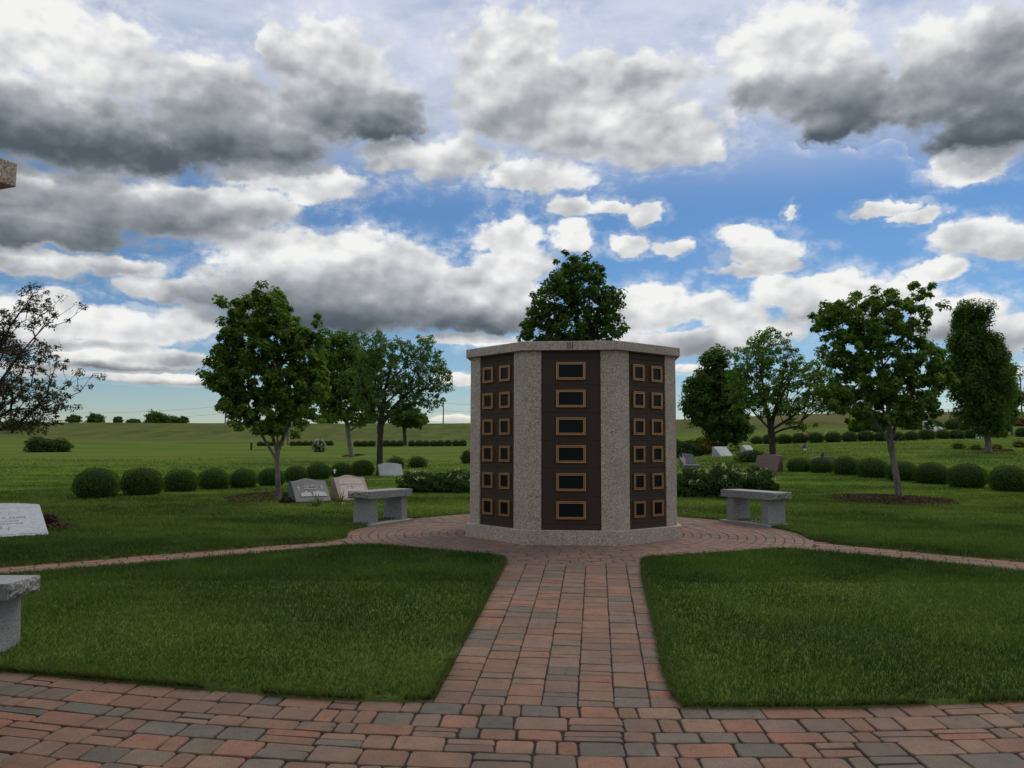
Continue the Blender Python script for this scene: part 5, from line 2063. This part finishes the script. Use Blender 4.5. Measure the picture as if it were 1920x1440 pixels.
# butterfly spinner
p = atY(1506, 27)
t = thing('garden_spinner', 'blue and orange butterfly on a stick behind the first box ball of the right row', 'garden ornament', p)
mb = MB()
mb.tube([(0, 0, -.05), (0, 0, .74)], .006, 6)
mb.build('stick', M_BLACK, t)
M_SBLUE = plain('butterfly_blue', (.02, .06, .35), .4)
M_SORANGE = plain('butterfly_orange', (.45, .10, .04), .5)
M_RED = plain('red_paint', (.35, .03, .02), .6)
for nm_, pts_, m_ in (('wing', [(0, 0), (.05, .09), (.10, .15), (.11, .08), (.13, .02), (.08, -.03)], M_SBLUE), ('wing', [(0, 0), (-.05, .05), (-.12, .05), (-.12, -.03), (-.06, -.06)], M_SORANGE),
                      ('wing', [(0, 0), (.03, -.05), (.09, -.08), (.13, -.04), (.06, -.01)], M_WHITE)):
    mb = MB()
    mb.prism(pts_, -.004, .004, 0, Matrix.Translation((0, 0, .74)) @ Matrix.Rotation(PI / 2, 4, 'X'))
    mb.build(nm_, m_, t)
mb = MB()
mb.tube([(0, -.01, .68), (.0, -.01, .74), (.02, -.01, .80)], [.008, .014, .006], 6)
mb.build('body', M_BLACK, t)
# white cross marker
p = atY(627, 22)
t = thing('cross_marker', 'small white cross shaped light on a dark stake between two box balls, left', 'grave light', p)
mb = MB()
mb.tube([(0, 0, -.05), (0, 0, .30)], .008, 6)
mb.build('stake', M_BLACK, t)
mb = MB()
mb.box(-.016, .016, -.012, .012, .30, .42, 0, None, None, .004)
mb.box(-.045, -.0165, -.011, .011, .365, .392, 0, None, None, .004)
mb.box(.0165, .045, -.011, .011, .365, .392, 0, None, None, .004)
mb.build('cross', M_WHITE, t)
# bollard post
p = atY(471, 68)
t = thing('marker_post', 'dark marker post with a pale top standing alone on the left lawn', 'post', p)
mb = MB()
mb.tube([(0, 0, -.05), (0, 0, .62)], .085, 10)
mb.build('shaft', M_BLACK, t)
mb = MB()
mb.tube([(0, 0, .62), (0, 0, .74)], [.09, .05], 10)
mb.build('top', M_CONC, t)
# distant grave flowers and statue
p = atY(1503, 55)
mb = MB()
rr_ = np.random.default_rng(5)
t = thing('grave_flowers', 'heap of pink and white flowers on a far grave, right lawn', 'flowers', p)
cpt = rr_.normal(0, 1, (500, 3)) * np.array([.28, .12, .12]) + np.array([0, 0, .12])
cpt[:, 2] = np.abs(cpt[:, 2]) * (1 - np.clip(np.abs(cpt[:, 0]) / .7, 0, .8))
me = leaf_mesh('petals', cpt, np.tile([0, -.5, .8], (500, 1)), np.full(500, .08), mixcols(500, [(.5, .2, .2), (.6, .5, .48), (.35, .08, .08)], rr_), M_FLOWER, .8, 0, rr_)
link('petals', me, t)
p = atY(1517, 54)
t = thing('flower_pot', 'small red pot of flowers right of the pink grave flowers', 'flower pot', p)
mb = MB()
mb.tube([(0, 0, 0), (0, 0, .20), (0, 0, .215)], [.07, .11, .115], 12)
mb.build('pot', M_RED, t)
cpt = rr_.normal(0, .06, (80, 3)) + np.array([0, 0, .28])
me = leaf_mesh('blooms', cpt, np.tile([0, -.5, .8], (80, 1)), np.full(80, .05), mixcols(80, [(.35, .03, .03), (.04, .08, .02)], rr_), M_FLOWER, .8, 0, rr_)
link('blooms', me, t)
p = atY(1549, 54)
t = thing('statue', 'small pale praying figure statue on the far right lawn', 'statue', p)
mb = MB()
mb.box(-.11, .11, -.08, .08, -.02, .06, 0, None, None, .008)
mb.build('plinth', M_CONC, t)
mb = MB()
mb.tube([(0, 0, .06), (0, 0, .12), (0, .0, .22), (0, .0, .28), (0, 0, .30)], [.10, .085, .06, .05, .022], 10)
mb.tube([(0, 0, .30), (0, 0, .315), (0, 0, .345), (0, 0, .37), (0, 0, .38)], [.02, .035, .042, .03, .01], 10)
for s in (-1, 1):
    mb.tube([(s * .05, 0, .26), (s * .065, -.03, .20), (s * .008, -.075, .235)], [.018, .018, .012], 6)
mb.build('figure', M_MARBLE, t, None, True)
shrub('flower_clump', 'orange flowers right of the columnar trunk in the far right row', 1863, 822, 11, 13, 260, .08, [(.30, .08, .03), (.4, .2, .04), (.05, .07, .02)], 161, None, None, .8, cat='flowers')

# two pale stones high in the far right bed
slant_stone('headstone', 'larger pale grey slant headstone behind the rounded shrubs of the far right bed', stand(1763, 803, 1.15, .8, .75, 60), .75, 1.15, .72, .8, .2, .04, M_MARBLE, M_MARBLE)
slant_stone('headstone', 'smaller pale headstone just right of the larger one in the far right bed', stand(1773, 806, .5, .4, .75, 58), .75, .5, .36, .4, .12, .02, M_MARBLE, None)

# utility poles and their wires
def pole(px, pytop, Y, label, lean=0.0):
    b0 = atY(px, Y)
    top = P3(px, pytop, Y)
    t = thing('utility_pole', label, 'utility pole', b0, 0, 'utility poles along the skyline')
    h = top[2] - b0[2]
    mb = MB()
    mb.tube([(0, 0, -.3), (lean, 0, h)], [.15, .10], 8)
    mb.build('shaft', M_POLE, t)
    mb = MB()
    mb.tube([(lean * .97, 0, h - .02), (lean * .98, 0, h + .18)], [.05, .03], 6)
    mb.build('insulator', M_CONC, t)
    return (b0[0] + lean, b0[1], top[2])


q1 = pole(422, 757, 190, 'thin utility pole on the left skyline, left of the dense tree')
q2 = pole(831, 752, 190, 'thin utility pole on the skyline just left of the columbarium')
q3 = pole(1285, 735, 170, 'slightly leaning utility pole on the skyline just right of the columbarium', -.7)
q4 = pole(1916, 707, 160, 'utility pole on the skyline at the right edge')
gw = 'overhead wires along the skyline'


def wire(a, b_, dz, label):
    mb = MB()
    pts_ = []
    for i in range(17):
        f = i / 16
        pts_.append((a[0] + (b_[0] - a[0]) * f, a[1] + (b_[1] - a[1]) * f, a[2] + (b_[2] - a[2]) * f - dz - 4 * 1.3 * f * (1 - f)))
    o0 = pts_[0]
    mb.tube([(x - o0[0], y - o0[1], z - o0[2]) for x, y, z in pts_], .022, 3)
    o = mb.build('overhead_wire', M_POLE, None, o0)
    tag(o, label, 'wire', gw)


q0 = (q1[0] - 60, q1[1], q1[2] - .8)
for dz, wd_ in ((.5, 'upper'), (2.2, 'lower')):
    wire(q0, q1, dz, wd_ + ' overhead wire on the skyline left of the left pole')
    wire(q1, q2, dz, wd_ + ' overhead wire on the skyline between the two poles left of the columbarium')
    wire(q2, q3, dz, wd_ + ' overhead wire running behind the columbarium')
    wire(q3, q4, dz, wd_ + ' overhead wire on the skyline across the right half')
# rail fence on the right skyline
t = thing('rail_fence', 'pale thin rail fence along the right skyline behind the brown field', 'fence', atY(1730, 146))
o0 = Vector(t.location)
mb = MB()
rails = MB()
prev = None
for i in range(26):
    px = 1690 + i * 11
    q = Vector(atY(px, 146)) - o0
    mb = MB()
    mb.box(q.x - .05, q.x + .05, q.y - .05, q.y + .05, q.z - .1, q.z + .62)
    mb.build('post', M_CONC, t)
    if prev is not None:
        for hz in (.28, .56):
            rails = MB()
            rails.tube([prev + Vector((0, 0, hz)), q + Vector((0, 0, hz))], .025, 4)
            rails.build('rail', M_CONC, t)
    prev = q
